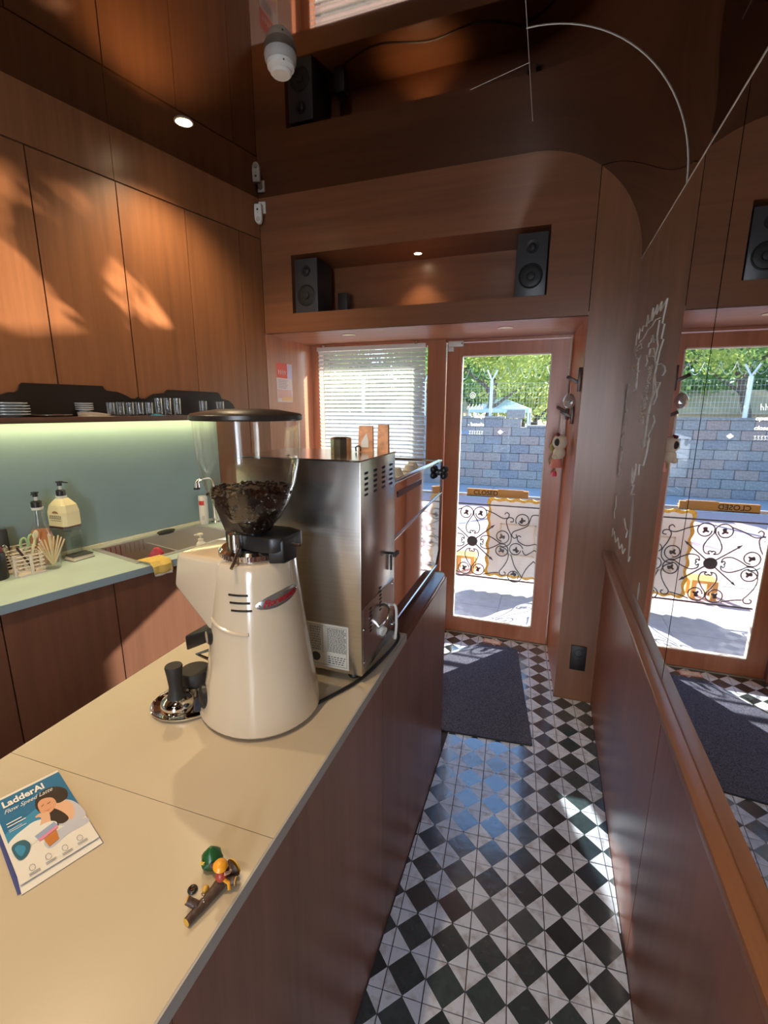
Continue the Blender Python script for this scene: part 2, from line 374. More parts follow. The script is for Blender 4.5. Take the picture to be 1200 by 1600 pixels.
mb = MB(); pts = [(XC + (RC - 0.001) * math.cos(math.pi / 2 * k / 24), 1.788, ZC - RC + (RC - 0.001) * math.sin(math.pi / 2 * k / 24)) for k in range(25)]
mb.tube(pts, 0.0014, 6).build('sheet_seam', SEAM, ceiling)
MB().tube([(XC + 0.004, 1.3, ZC - 0.001), (XC + 0.002, YB - 0.25, ZC - 0.001)], 0.0011, 6).build('sheet_seam', SEAM, ceiling)
MB().tube([(-0.371, 2.018, ZC - 0.0005), (-0.155, 1.944, ZC - 0.0005)], 0.0008, 6).build('sheet_seam', SEAM, ceiling)
# ---- right wall: wainscot boards, ledge rail, mirror sheets, trim
wall_right = struct(MB().box(XR + 0.012, 0.7, -2.6, YD + 0.12, -0.1, ZC + 0.05).build('wall_right', GAP))
for y0, y1 in ((1.237, YB), (0.0, 1.233), (-2.5, -0.004)):
    MB().box(XR - 0.004, XR + 0.012, y0, y1, 0.0, 0.866).build('wainscot_board', WOODD if False else wood('wainscot_sapele_%d' % int(y0 * 10 + 30), (0.22, 0.080, 0.050), 0.32), wall_right)
MB().box(0.306, XR + 0.012, -2.5, YB, 0.862, 0.886).build('ledge_rail', WOODR, wall_right, bevel=0.002)
for y0, y1 in ((1.3035, YB), (-0.2, 1.2975), (-2.5, -0.206)):
    MB().box(XR, XR + 0.010, y0, y1, 0.888, ZC - RC).build('mirror_sheet', MIRROR, wall_right)
MB().box(XR - 0.001, XR + 0.001, -2.5, YB, ZC - RC - 0.0022, ZC - RC + 0.0022).build('mirror_edge_trim', SEAM, wall_right)
# ---- bulkhead over window and door, with the niche
NX0, NX1, NZ0, NZ1, NY = -1.459, -0.059, 2.144, 2.453, 2.86
wf = struct(MB().box(-3.5, XR + 0.3, YD + 0.10, YD + 0.24, ZS - 0.0, ZC + 0.2).box(-3.5, XL - 0.016, YB + 0.03, YD + 0.2, -0.1, ZC).box(XP + 0.016, 0.7, YB + 0.02, YD + 0.2, -0.1, ZC)
            .box(XL, XP, NY + 0.02, YD + 0.1, ZS + 0.02, ZC).build('wall_front', GAP))
def fb(x0, x1, y0, y1, z0, z1, nm, m=None): return MB().box(x0, x1, y0, y1, z0, z1).build(nm, m or WOODH, wf)
fb(XL + 0.001, XP - 0.003, YB, YB + 0.018, ZS, NZ0, 'bulkhead_board')
fb(XL + 0.001, XP - 0.003, YB, YB + 0.018, NZ1, ZC, 'bulkhead_board')
fb(XL + 0.001, NX0, YB, YB + 0.018, NZ0, NZ1, 'bulkhead_board'); fb(NX1, XP - 0.003, YB, YB + 0.018, NZ0, NZ1, 'bulkhead_board')
fb(NX0, NX1, NY, NY + 0.018, NZ0 - 0.02, NZ1 + 0.02, 'niche_back')
fb(NX0, NX1, YB + 0.018, NY, NZ0 - 0.018, NZ0, 'niche_floor'); fb(NX0, NX1, YB + 0.018, NY, NZ1, NZ1 + 0.018, 'niche_top')
fb(NX0 - 0.018, NX0, YB + 0.018, NY, NZ0, NZ1, 'niche_side'); fb(NX1, NX1 + 0.018, YB + 0.018, NY, NZ0, NZ1, 'niche_side')
fb(XL, XP, YB + 0.002, YD + 0.1, ZS - 0.0, ZS + 0.018, 'soffit_board', wood('soffit_sapele_lit', (0.40, 0.17, 0.095), 0.34, grain=(1.6, 28, 28)))  # same sapele, painted lighter for light bounced up from the deck
fb(XP, XR + 0.012, YB, YB + 0.018, 0.0, ZC, 'pier_face', WOOD)
XPF = 0.098
MB().prism([Vector((XP, YB + 0.018, 0)), Vector((XPF, YD + 0.008, 0)), Vector((XPF + 0.016, YD + 0.008, 0)), Vector((XP + 0.016, YB + 0.018, 0))], (0, 0, ZS)).build('pier_side', WOODF, wf)  # takes the lightened wood to imitate bounced sunlight on this side
def onpier(px, py):
    d = ray(px, py); k = (XPF - XP) / (YD + 0.008 - YB); t = (XP - k * YB) / (d.x - k * d.y); return Vector((0, 0, H)) + d * t
fb(XL - 0.016, XL, YB + 0.004, YD + 0.1, 0.0, ZS, 'reveal_board', WOODF)
# window: apron, sill, posts, pane, blind
fb(XL, -0.80, YD - 0.01, YD + 0.06, 0.0, 0.98, 'window_apron', WOOD)
window_1 = sroot('window_1')
MB().box(XL, -0.79, YD - 0.10, YD + 0.08, 0.98, 1.005).build('window_sill', WOODF, window_1)
MB().box(XL, XL + 0.06, YD - 0.012, YD + 0.06, 1.005, ZS).build('window_jamb', WOODF, window_1)
MB().box(-0.790, -0.672, YD - 0.02, YD + 0.07, 0.0, ZS).build('window_jamb', WOODF, window_1)
MB().box(XL + 0.06, -0.79, YD - 0.012, YD + 0.06, ZS - 0.03, ZS).build('window_head', WOODF, window_1)
MB().box(XL + 0.06, -0.79, YD + 0.03, YD + 0.036, 1.005, ZS - 0.03).build('pane', GLASS, window_1)
# rear wall closes the shop behind the camera
struct(MB().box(-3.4, 0.7, -2.6, -2.5, -0.1, ZC).build('wall_back', WOOD))
# ---- door
DX0, DX1, GX0, GX1, GZ0, GZ1 = -0.664, 0.088, -0.567, -0.013, 0.115, 1.94
door_1 = sroot('door_1')
def dbx(x0, x1, z0, z1, nm): return MB().box(x0, x1, YD - 0.004, YD + 0.04, z0, z1).build(nm, WOODF, door_1)
dbx(DX0, GX0, 0.012, 2.015, 'stile'); dbx(GX1, DX1, 0.012, 2.015, 'stile'); dbx(GX0, GX1, 0.012, GZ0, 'bottom_rail'); dbx(GX0, GX1, GZ1, 2.015, 'top_rail')
MB().box(GX0, GX1, YD + 0.014, YD + 0.020, GZ0, GZ1).build('pane', GLASS, door_1)
BEAD = mat('pale_glazing_bead', (0.72, 0.60, 0.50), 0.4)
for a in ((GX0, GX0 + 0.007, GZ0, GZ1), (GX1 - 0.007, GX1, GZ0, GZ1), (GX0, GX1, GZ0, GZ0 + 0.007), (GX0, GX1, GZ1 - 0.007, GZ1)):
    MB().box(a[0], a[1], YD - 0.001, YD + 0.030, a[2], a[3]).build('glazing_bead', BEAD, door_1)
struct(MB().box(DX1 + 0.002, XP, YD + 0.012, YD + 0.06, 0.0, ZS).build('trim_1', WOODF))
struct(MB().box(DX0 - 0.01, XP, YD + 0.01, YD + 0.06, 2.026, ZS).build('trim_2', WOODF))
struct(MB().box(DX0 - 0.01, XP, YD - 0.01, YD + 0.10, -0.02, 0.008).build('trim_3', mat('stone_threshold', (0.30, 0.25, 0.21), 0.6, var=0.15)))
# ---- marker lettering on the outside of the door glass
def marker(nm, col):
    m, n, l, b = _nt(nm); t = n.new('ShaderNodeBsdfTranslucent'); mx = n.new('ShaderNodeMixShader'); mx.inputs[0].default_value = 0.6
    b.inputs['Base Color'].default_value = (*col, 1); b.inputs['Roughness'].default_value = 0.7; t.inputs[0].default_value = (*col, 1)
    l.new(b.outputs[0], mx.inputs[1]); l.new(t.outputs[0], mx.inputs[2]); l.new(mx.outputs[0], n['Material Output'].inputs[0]); return m
CHALK = marker('white_marker', (0.95, 0.95, 0.93))
BLUEM = marker('blue_marker', (0.10, 0.42, 0.80))
gy = YD + 0.0215
def gl(x, z): return lambda u, v, w: Vector((x - u, gy + w, z + v))
lettering('lettering', 'open -', 0.034, CHALK, door_1, gl(-0.405, 1.545), shear=0.2, bold=0.0006)
lettering('lettering', 'closed -', 0.034, CHALK, door_1, gl(-0.405, 1.492), shear=0.2, bold=0.0006)
def gstroke(pts, m=CHALK, r=0.0016): MB().tube([(x, gy, z) for x, z in pts], r, 5).build('marker_stroke', m, door_1)
for k in range(6):
    x = -0.412 - 0.016 * k
    gstroke([(x, 1.458), (x - 0.010, 1.460), (x - 0.004, 1.448), (x - 0.012, 1.442), (x - 0.002, 1.438)])
gstroke([(-0.508, 1.440), (-0.508, 1.458), (-0.520, 1.458), (-0.520, 1.440), (-0.508, 1.440)], BLUEM)
gstroke([(-0.526, 1.449), (-0.534, 1.449)], BLUEM)
gstroke([(-0.540, 1.440), (-0.540, 1.458), (-0.552, 1.458), (-0.552, 1.440)], BLUEM)
gstroke([(-0.49 + 0.018 * math.cos(a * 0.5), 1.690 + 0.018 * math.sin(a * 0.5)) for a in range(14)])
gstroke([(-0.49 + 0.007 * math.cos(a * 0.5), 1.690 + 0.007 * math.sin(a * 0.5)) for a in range(14)])
for k in range(5):
    x = -0.420 - 0.022 * k
    gstroke([(x, 1.635), (x - 0.004, 1.600)]); gstroke([(x - 0.001, 1.622), (x - 0.013, 1.615), (x - 0.015, 1.60)])
MB().prism([(-0.318, gy, 1.455), (-0.300, gy, 1.470), (-0.282, gy, 1.455), (-0.300, gy, 1.440)], (0, 0.001, 0)).build('diamond_sticker', CHALK, door_1)
# ---- white marker drawing on the mirror
def mstroke(px, r=0.0016, m=CHALK):
    MB().tube([onx(a, b, XR - 0.0012) for a, b in px], r, 5).build('marker_stroke', m, wall_right)
Zp = lambda x, y: (930 + x / 4.0, 400 + y / 4.0)
for seq in (
    [(252, 560), (262, 480), (270, 520), (280, 450), (292, 470), (300, 435), (318, 440), (328, 370), (330, 420), (345, 400), (362, 325), (352, 405), (388, 305), (380, 365), (415, 285), (405, 345), (450, 265), (418, 420), (432, 425), (412, 515), (425, 522), (400, 600), (370, 740), (378, 830), (345, 920), (330, 1000), (300, 1200), (318, 1160), (335, 1140), (320, 1230), (300, 1310), (275, 1300), (268, 1370)],
    [(405, 385), (375, 400), (352, 440), (330, 460), (300, 515), (275, 540)],
    [(400, 400), (385, 500), (390, 560), (372, 640), (380, 700), (365, 760), (360, 860), (330, 960), (318, 1060), (292, 1190)],
    [(385, 680), (410, 672), (432, 690), (436, 720), (420, 748), (405, 740)],
    [(378, 790), (405, 790), (385, 840), (382, 880), (360, 930)],
    [(335, 990), (362, 995), (370, 1030), (350, 1080), (330, 1120), (335, 1160)],
    [(250, 560), (238, 600), (285, 545), (290, 575), (262, 590), (245, 600), (258, 640), (285, 620), (262, 680), (230, 690), (222, 690), (245, 720), (275, 715), (240, 760), (262, 770), (235, 850), (255, 835), (270, 640)],
    [(330, 570), (335, 545), (348, 540), (352, 510), (366, 540), (358, 495), (372, 530), (378, 520)],
    [(335, 620), (342, 580), (365, 575), (372, 620)], [(312, 690), (325, 660), (318, 620), (335, 630), (358, 625), (375, 640)],
    [(212, 800), (205, 830), (198, 870), (192, 900), (192, 970), (182, 980), (186, 1060), (180, 1100), (165, 1130), (160, 1190), (168, 1220), (158, 1290), (150, 1310), (152, 1340), (142, 1380)],
    [(225, 1420), (232, 1320), (240, 1400), (255, 1300), (248, 1370), (225, 1440), (240, 1430), (222, 1490), (240, 1490)],
    [(130, 1500), (128, 1560), (118, 1600), (120, 1640)], [(110, 1700), (105, 1750), (118, 1720), (125, 1790), (140, 1760), (150, 1830), (165, 1800), (170, 1860), (185, 1830)],
    [(210, 1900), (215, 1880), (205, 1910)], [(180, 1640), (190, 1700), (200, 1720), (190, 1760)]):
    mstroke([Zp(*p) for p in seq])
random.seed(3)
for k in range(5):
    q = []
    for t in range(26):
        f = t / 25.0; x = 345 - 60 * f + random.uniform(-16, 14); y = 690 + 350 * f + random.uniform(-12, 12) * (1 if k else 0.4); q.append(Zp(x, y))
    mstroke(q, 0.0010)
SMEAR = mat('grey_marker_smear', (0.40, 0.39, 0.40), 0.8)
for a, b, w in (((238, 1500), (205, 1910), 7), ((275, 2040), (262, 2150), 5)):
    n = 14; l_, r_ = [], []
    for t in range(n + 1):
        f = t / n; ww = w * math.sin(math.pi * (0.08 + 0.84 * f)); x = a[0] + (b[0] - a[0]) * f; y = a[1] + (b[1] - a[1]) * f
        l_.append(onx(*Zp(x - ww, y), XR - 0.0006)); r_.append(onx(*Zp(x + ww, y), XR - 0.0006))
    MB().prism(l_ + r_[::-1], (0.0005, 0, 0)).build('marker_smear', SMEAR, wall_right)
# ================================================================== BAR
BZ = 0.915; BX0, BX1 = -0.985, -0.372; BYE = 1.885; BYS = 1.277
bar = thing('bar_cabinet', 'dark brown wooden bar cabinet under the ivory worktop beside the tiled aisle', 'bar cabinet', (0, 0, 0))
for y0, y1 in ((-1.2, 0.30), (0.3015, 1.05), (1.0515, BYE)):
    MB().box(BX1 - 0.018, BX1, y0, y1, 0.0, BZ - 0.026 if y1 < 1.2 else BZ - 0.026).build('front_board', WOODD, bar)
MB().box(BX0 + 0.01, BX1 - 0.018, -1.2, BYE - 0.018, 0.0, BZ - 0.026).build('carcass', WOODD, bar)
MB().box(BX0 + 0.01, BX1 - 0.018, BYE - 0.018, BYE, 0.0, BZ - 0.026).build('end_board', WOODD, bar)
top = thing('bar_worktop', 'long ivory laminate bar worktop with a grey front edge', 'worktop', (0, 0, 0))
sA, sB = onz(130, 1213, BZ), onz(432, 1312, BZ)
k = (sB.y - sA.y) / (sB.x - sA.x); ys = lambda x: sA.y + k * (x - sA.x)
def slab(pts, nm, m): return MB().prism([Vector((x, y, BZ - 0.024)) for x, y in pts], (0, 0, 0.024)).build(nm, m, top)
e = 0.003
slab([(BX0, -1.2), (BX1 - e, -1.2), (BX1 - e, ys(BX1) - 0.0006), (BX0, ys(BX0) - 0.0006)], 'worktop_slab', BARTOP)
slab([(BX0, ys(BX0) + 0.0006), (BX1 - e, ys(BX1) + 0.0006), (BX1 - e, BYS), (BX0, BYS)], 'worktop_slab', BARTOP)
MB().box(BX1 - e, BX1 + 0.0005, -1.2, BYS, BZ - 0.025, BZ - 0.0004).build('edge_band', BAREDGE, top)
pts = [Vector((BX0, BYS + 0.001, BZ - 0.024)), Vector((BX1, BYS + 0.001, BZ - 0.024))]
pts += [Vector((BX1 - 0.05 + 0.05 * math.cos(a), BYE - 0.05 + 0.05 * math.sin(a), BZ - 0.024)) for a in [math.pi / 2 * t / 8 for t in range(9)]] + [Vector((BX0, BYE, BZ - 0.024))]
tag(MB().prism(pts, (0, 0, 0.024)).build('wooden_worktop', wood('walnut_top', (0.17, 0.07, 0.045), 0.22, grain=(28, 1.6, 28)), bevel=0.004), 'brown wooden end of the bar top with a rounded far corner', 'worktop')
# ================================================================== LEFT COUNTER
CZ = 0.985
fA, fB = onz(0, 947, CZ), onz(290, 869, CZ); fd = (fB - fA); fd.z = 0; fd.normalize(); fn_ = Vector((fd.y, -fd.x, 0))   # fn_ points into the room
def front(s_, off, z): p = fA + fd * s_ + fn_ * off; return Vector((p.x, p.y, z))
def ixf(s):                                   # front-edge point at wall parameter s
    p0 = wl_pt(s, 0, CZ); # solve p0 + NN*t on the front line
    d = Vector((NN.x, NN.y, 0)); w = fA - p0; t = (w.x * fd.y - w.y * fd.x) / (d.x * fd.y - d.y * fd.x); return p0 + d * t
SK0, SK1, SO0, SO1 = -1.125, -0.60, 0.045, 0.375
wt = thing('sink_worktop', 'pale mint worktop with a blue-grey front edge and a sink cut-out by the teal splashback', 'worktop')
T_ = Vector((0, 0, 0.028))
def wslab(q, nm='worktop_slab', m=CTOP): return MB().prism([Vector((p.x, p.y, CZ - 0.028)) for p in q], T_).build(nm, m, wt)
SE = -0.03
wslab([wl_pt(-4.6, 0.001, 0), ixf(-4.6), ixf(SK0), wl_pt(SK0, 0.001, 0)])
wslab([wl_pt(SK1, 0.001, 0), ixf(SK1), ixf(SE), wl_pt(SE, 0.001, 0)])
wslab([wl_pt(SK0, 0.001, 0), wl_pt(SK0, SO0, 0), wl_pt(SK1, SO0, 0), wl_pt(SK1, 0.001, 0)])
wslab([wl_pt(SK0, SO1, 0), ixf(SK0), ixf(SK1), wl_pt(SK1, SO1, 0)])
a_, b_ = ixf(-4.6), ixf(SE)
MB().prism([Vector((p.x, p.y, CZ - 0.030)) for p in (a_, b_, b_ + fn_ * 0.002, a_ + fn_ * 0.002)], (0, 0, 0.0295)).build('edge_band', CEDGE, wt)
wbox(-4.6, SE, 0.001, 0.012, CZ, CZ + 0.013).build('upstand', CREAM, wt)
# cabinets below: three units, each body + door
cuts = [-4.0, -1.60, -1.25, -0.72, -0.05]
names = ['half hidden brown base cabinet at the left edge below the mint worktop', 'wide dark brown base cabinet below the wire basket and syrup bottles', 'brown base cabinet below the sink with the hanging yellow cloth', None]
ci = 0
for a, b in zip(cuts, cuts[1:]):
    if b < -1.61: continue
    pa, pb = ixf(a) - fn_ * 0.03, ixf(b) - fn_ * 0.03
    if a == -1.60: lab = names[1]
    elif a == -1.25: lab = names[2]
    elif a == -0.72: lab = 'brown base cabinet behind the grinder at the far end of the mint worktop'
    else: lab = names[0]
    cb = thing('base_cabinet', lab, 'cabinet', group='base cabinets below the mint worktop')
    q = [Vector((p.x, p.y, 0.0)) for p in (wl_pt(a, 0.002, 0), pa - fn_ * 0.02, pb - fn_ * 0.02, wl_pt(b, 0.002, 0))]
    hz = 0.74 if a == -1.25 or a == -0.72 else CZ - 0.032
    MB().prism(q, (0, 0, hz)).build('carcass', WOODD, cb)
    ga = fd * 0.002
    q = [Vector((p.x, p.y, 0.06)) for p in (pa - fn_ * 0.02 + ga, pa + ga, pb - ga, pb - fn_ * 0.02 - ga)]
    MB().prism(q, (0, 0, CZ - 0.032 - 0.06)).build('door', wood('cabinet_door_%d' % ci, (0.17, 0.075, 0.045), 0.36), cb); ci += 1
# sink
sk = thing('kitchen_sink', 'stainless steel double sink set into the mint worktop', 'sink')
rim = MB()
for (s0, s1, o0, o1) in ((SK0 - 0.012, SK1 + 0.012, SO0 - 0.012, SO0 + 0.01), (SK0 - 0.012, SK1 + 0.012, SO1 - 0.01, SO1 + 0.012), (SK0 - 0.012, SK0 + 0.01, SO0 + 0.01, SO1 - 0.01), (SK1 - 0.01, SK1 + 0.012, SO0 + 0.01, SO1 - 0.01)):
    wbox(s0, s1, o0, o1, CZ + 0.0005, CZ + 0.003, rim)
rim.build('rim', SINKS, sk)
SZ = 0.80; smid = -0.90
bas = MB()
wbox(SK0 + 0.006, SK1 - 0.006, SO0 + 0.006, SO1 - 0.006, SZ - 0.004, SZ, bas)
wbox(SK0 + 0.004, SK0 + 0.010, SO0 + 0.006, SO1 - 0.006, SZ, CZ, bas); wbox(SK1 - 0.010, SK1 - 0.004, SO0 + 0.006, SO1 - 0.006, SZ, CZ, bas)
wbox(SK0 + 0.006, SK1 - 0.006, SO0 + 0.004, SO0 + 0.010, SZ, CZ, bas); wbox(SK0 + 0.006, SK1 - 0.006, SO1 - 0.010, SO1 - 0.004, SZ, CZ, bas)
bas.build('basin', SINKS, sk)
wbox(smid - 0.004, smid + 0.004, SO0 + 0.010, SO1 - 0.010, SZ, CZ - 0.02).build('divider', SINKS, sk)
for k in range(9):
    wbox(SK0 + 0.03 + 0.022 * k, SK0 + 0.034 + 0.022 * k, SO0 + 0.010, SO0 + 0.014, CZ - 0.05, CZ - 0.002).build('drain_groove', CHROME, sk)
def at_c(x, y, dz=0.0): return onz(x, y, CZ) + Vector((0, 0, dz))
# faucet
fp = wl_pt(-0.50, 0.065, CZ)
fc = thing('kitchen_faucet', 'chrome kitchen tap with a curved spout and black tip behind the bean hopper', 'faucet', fp, math.atan2(DD.y, DD.x))
MB().lathe([(0, 0), (0.026, 0), (0.026, 0.006), (0.019, 0.012), (0.018, 0.15), (0.02, 0.155), (0.014, 0.165), (0, 0.165)], 24).build('body', CHROME, fc, smooth=True)
sp = spline([(0, 0, 0.15), (-0.005, -0.005, 0.215), (-0.04, -0.025, 0.250), (-0.10, -0.05, 0.258), (-0.14, -0.06, 0.252), (-0.148, -0.062, 0.235)], 6)
MB().tube(sp, 0.0085, 12).build('spout', CHROME, fc, smooth=True)
MB().cyl((-0.148, -0.062, 0.246), (-0.148, -0.062, 0.222), 0.016, n=18).build('aerator', CHROME, fc, smooth=True)
MB().cyl((-0.148, -0.062, 0.222), (-0.148, -0.062, 0.212), 0.0165, n=18).build('tip', BLACK, fc, smooth=True)
MB().cyl((0, -0.015, 0.06), (0.01, -0.075, 0.075), 0.006, 0.005, 10).build('lever', CHROME, fc, smooth=True)
# ================================================================== SHELF with scalloped back board
SHZ = 1.545; SO = 0.15
sh = thing('wall_shelf', 'long dark shelf with a scalloped black back board over the lit splashback', 'shelf')
wbox(-2.75, -0.30, 0.001, SO, SHZ, SHZ + 0.022).build('board', SHELFW, sh, bevel=0.001)
prof = [(0, 617), (13, 613), (25, 612.5), (30, 609), (31.6, 601.6), (35, 598), (161, 603), (164, 607.5), (168, 610.5), (185, 612.5), (198, 618), (206, 622.6), (213, 622.6), (217, 620), (221, 622.6), (228, 623), (235, 619), (241, 615.5), (259, 614), (262.7, 609), (340, 613), (344, 615.7), (347, 623), (358, 625.8), (365, 632), (368, 638.6)]
tp = [(sof(onwall(x, y, 0.02)), onwall(x, y, 0.02).z) for x, y in prof]
left = [(2 * tp[0][0] - s_ - 0.05, z_) for s_, z_ in tp[1:18]]
tp = [(s_, z_) for s_, z_ in reversed(left)] + tp
poly = [wl_pt(s_, 0.004, z_) for s_, z_ in tp] + [wl_pt(tp[-1][0] + 0.003, 0.004, SHZ + 0.018), wl_pt(tp[0][0], 0.004, SHZ + 0.018)]
MB().prism(poly, Vector((NN.x, NN.y, 0)) * 0.012).build('scalloped_back_board', DARKBOARD, sh)
wbox(-2.7, -0.42, 0.030, 0.042, SHZ - 0.0022, SHZ - 0.0003).build('led_strip', LEDM, sh)
# plates, glasses, napkins on the shelf
SZT = SHZ + 0.0222
def shelf_at(px, off=0.075): p = onwall(px, 645, off); return wl_pt(sof(p), off, SZT)
PLATE = mat('grey_glaze_plate', (0.42, 0.45, 0.46), 0.25)
def plate(r, h=0.010):
    return MB().lathe([(0, 0), (r * 0.55, 0), (r * 0.6, 0.003), (r, h), (r, h + 0.003), (r * 0.93, h + 0.002), (r * 0.58, 0.006), (0, 0.005)], 28)
ords = ['bottom', 'second', 'third', 'fourth', 'fifth', 'top']
pa = shelf_at(14)
for k in range(5):
    o = plate(0.066 - (0.006 if k == 4 else 0)).build('plate', PLATE, smooth=True, loc=pa + Vector((0, 0, 0.0101 * k)))
    tag(o, '%s grey plate of the taller stack at the left end of the shelf' % (ords[k] if k < 4 else 'topmost'), 'plate', 'plates on the shelf')
pa = shelf_at(80)
tag(plate(0.07, 0.006).build('plate', mat('brown_plate', (0.14, 0.085, 0.06), 0.3), smooth=True, loc=pa), 'low brown saucer lying alone between two plate stacks', 'plate', 'plates on the shelf')
pb_ = shelf_at(137, 0.06)
NAP = mat('beige_napkin', (0.55, 0.42, 0.30), 0.9); NAP2 = mat('cream_napkin', (0.72, 0.66, 0.45), 0.9); NAP3 = mat('teal_cloth', (0.10, 0.36, 0.38), 0.9)
def napkin(loc, w, d, h, m, lab, rz=0.0):
    mb = MB(); n = 6; vs = []
    for i in range(n + 1):
        for j in range(n + 1):
            x = (i / n - 0.5) * w; y = (j / n - 0.5) * d; vs.append((x, y, h * (0.55 + 0.45 * math.sin(3.0 * i / n + 1.1) * math.cos(1.7 * j / n))))
    top_ = len(vs); vs += [(x, y, 0.0) for x, y, z in vs]
    fs = [(i * (n + 1) + j, i * (n + 1) + j + 1, (i + 1) * (n + 1) + j + 1, (i + 1) * (n + 1) + j) for i in range(n) for j in range(n)]
    fs += [tuple(reversed([q + top_ for q in f])) for f in fs]
    rim_ = [j for j in range(n + 1)] + [i * (n + 1) + n for i in range(1, n + 1)] + [n * (n + 1) + j for j in range(n - 1, -1, -1)] + [i * (n + 1) for i in range(n - 1, 0, -1)]
    fs += [(rim_[q], rim_[(q + 1) % len(rim_)], rim_[(q + 1) % len(rim_)] + top_, rim_[q] + top_) for q in range(len(rim_))]
    o = mb.add(vs, fs).build('napkin', m, smooth=True, loc=loc); o.rotation_euler.z = rz
    return tag(o, lab, 'napkin', 'cloths on the shelf')
ang = math.atan2(DD.y, DD.x)
napkin(shelf_at(150, 0.10), 0.11, 0.075, 0.006, NAP2, 'cream folded napkin lowest beside the row of glasses', ang)
napkin(shelf_at(147, 0.10) + Vector((0, 0, 0.0065)), 0.095, 0.07, 0.012, NAP, 'rumpled beige napkin on top of the cream one', ang + 0.1)
pl = shelf_at(133, 0.035)
for k in range(4):
    o = plate(0.034, 0.008).build('plate', PLATE, smooth=True, loc=pl + Vector((0, 0, 0.020 + 0.0081 * k)))
    tag(o, '%s small plate of the short stack behind the napkins' % (('bottom', 'second', 'third', 'topmost')[k]), 'plate', 'plates on the shelf')
tag(MB().lathe([(0, 0), (0.026, 0), (0.03, 0.018), (0.026, 0.02), (0, 0.02)], 24).build('bowl', PLATE, smooth=True, loc=pl), 'small grey bowl under the short plate stack on the shelf', 'bowl')
GROOVE = 16
def tumbler(r, h):
    mb = MB(); n = 24
    return mb.lathe([(0, 0), (r * 0.86, 0), (r * 0.9, 0.004), (r, h), (r - 0.002, h), (r * 0.86, 0.008), (0, 0.008)], n)
gl_ = [(174, 0.0185, .058, 'first'), (189, 0.0185, .060, 'second'), (204, 0.0185, .060, 'third'), (219, 0.0185, .060, 'fourth'), (234, 0.0185, .060, 'fifth')]
for px, r, h, w in gl_:
    o = tumbler(r, h).build('glass_tumbler', CUPG, smooth=True, loc=shelf_at(px, 0.085)); tag(o, 'small glass tumbler, %s from the napkins in the shelf row' % w, 'glass', 'glasses on the shelf')
for px, w in ((249, 'first'), (263, 'second'), (278, 'third')):
    o = tumbler(.0185, .082).build('glass_tumbler', CUPG, smooth=True, loc=shelf_at(px, 0.075)); tag(o, 'taller glass tumbler, %s of the three tall ones on the shelf' % w, 'glass', 'glasses on the shelf')
for px, w in ((318, 'left'), (345, 'right')):
    o = tumbler(.022, .07).build('glass_tumbler', CUPG, smooth=True, loc=shelf_at(px, 0.06)); tag(o, 'dim glass tumbler at the far shelf end, %s of the pair' % w, 'glass', 'glasses on the shelf')
napkin(shelf_at(246, 0.125), 0.05, 0.03, 0.010, NAP3, 'small teal cloth in front of the glass tumblers', ang)
# ================================================================== COFFEE GRINDER
GP = Vector((-0.588, 0.822, BZ)); GRZ = math.radians(-4)
gr = thing('coffee_grinder', 'ivory enamelled coffee grinder with a clear bean hopper on the bar', 'coffee grinder', GP, GRZ)
def rad(z):
    pr = [(0.0, 0.127), (0.008, 0.131), (0.03, 0.130), (0.08, 0.123), (0.16, 0.112), (0.24, 0.102), (0.30, 0.095), (0.374, 0.087)]
    for (a, ra), (b, rb) in zip(pr, pr[1:]):
        if z <= b: return ra + (rb - ra) * (z - a) / (b - a)
    return pr[-1][1]
n = 48; rings = [0.006, 0.012, 0.03, 0.055, 0.08, 0.12, 0.16, 0.20, 0.24, 0.27, 0.30, 0.34, 0.366, 0.374]
vs = []; 
for z in rings:
    for k in range(n):
        a = 2 * math.pi * k / n; r = rad(z) - (0.004 if z in (0.006, 0.374) else 0)
        ex = 1.0 + (0.20 * max(0, 1 - z / 0.10) ** 1.0 if math.cos(a) < 0 else 0.0)       # foot reaches out to the front
        vs.append((r * math.cos(a) * ex, r * math.sin(a), z))
fs = [(i * n + k, i * n + (k + 1) % n, (i + 1) * n + (k + 1) % n, (i + 1) * n + k) for i in range(len(rings) - 1) for k in range(n)] + [list(range(n))[::-1], list(range((len(rings) - 1) * n, len(rings) * n))]
body = MB().add(vs, fs).build('body', IVORY, gr, smooth=True)
MB().lathe([(0, 0), (0.118, 0), (0.120, 0.006), (0, 0.006)], 40).build('base_ring', BLACK, gr, smooth=True)
# head block in front (towards -x)
hb = [(-0.186, -0.062, 0.292), (-0.055, -0.086, 0.205), (-0.055, 0.086, 0.205), (-0.186, 0.062, 0.292)]
ht = [(-0.168, -0.062, 0.374), (-0.02, -0.086, 0.382), (-0.02, 0.086, 0.382), (-0.168, 0.062, 0.374)]
MB().hexa([Vector(p) for p in hb], [Vector(p) for p in ht]).build('head', IVORY, gr, bevel=0.012, seg=4)
for k in range(3):                                # cooling slots, on the side that faces the camera
    def cs(a, z, o=0.0007): r = rad(z) + o; return Vector((r * math.cos(a), r * math.sin(a), z))
    z0 = 0.315 - 0.016 * k; a0 = math.radians(-88 + 2 * k); a1 = math.radians(-62 + 2 * k)
    pts = [cs(a0 + (a1 - a0) * t / 8, z0, -0.0008) for t in range(9)]
    MB().tube(pts, 0.0026, 6).build('cooling_slot', BLACK, gr)
cs = lambda a, z, o=0.0007: Vector(((rad(z) + o) * math.cos(a), (rad(z) + o) * math.sin(a), z))
# collar line on the body
MB().tube([cs(math.radians(-125 + 62 * t / 12), 0.247 - 0.014 * math.sin(math.pi * t / 24), -0.001) for t in range(13)], 0.004, 8).build('collar_lip', IVORY, gr, smooth=True)
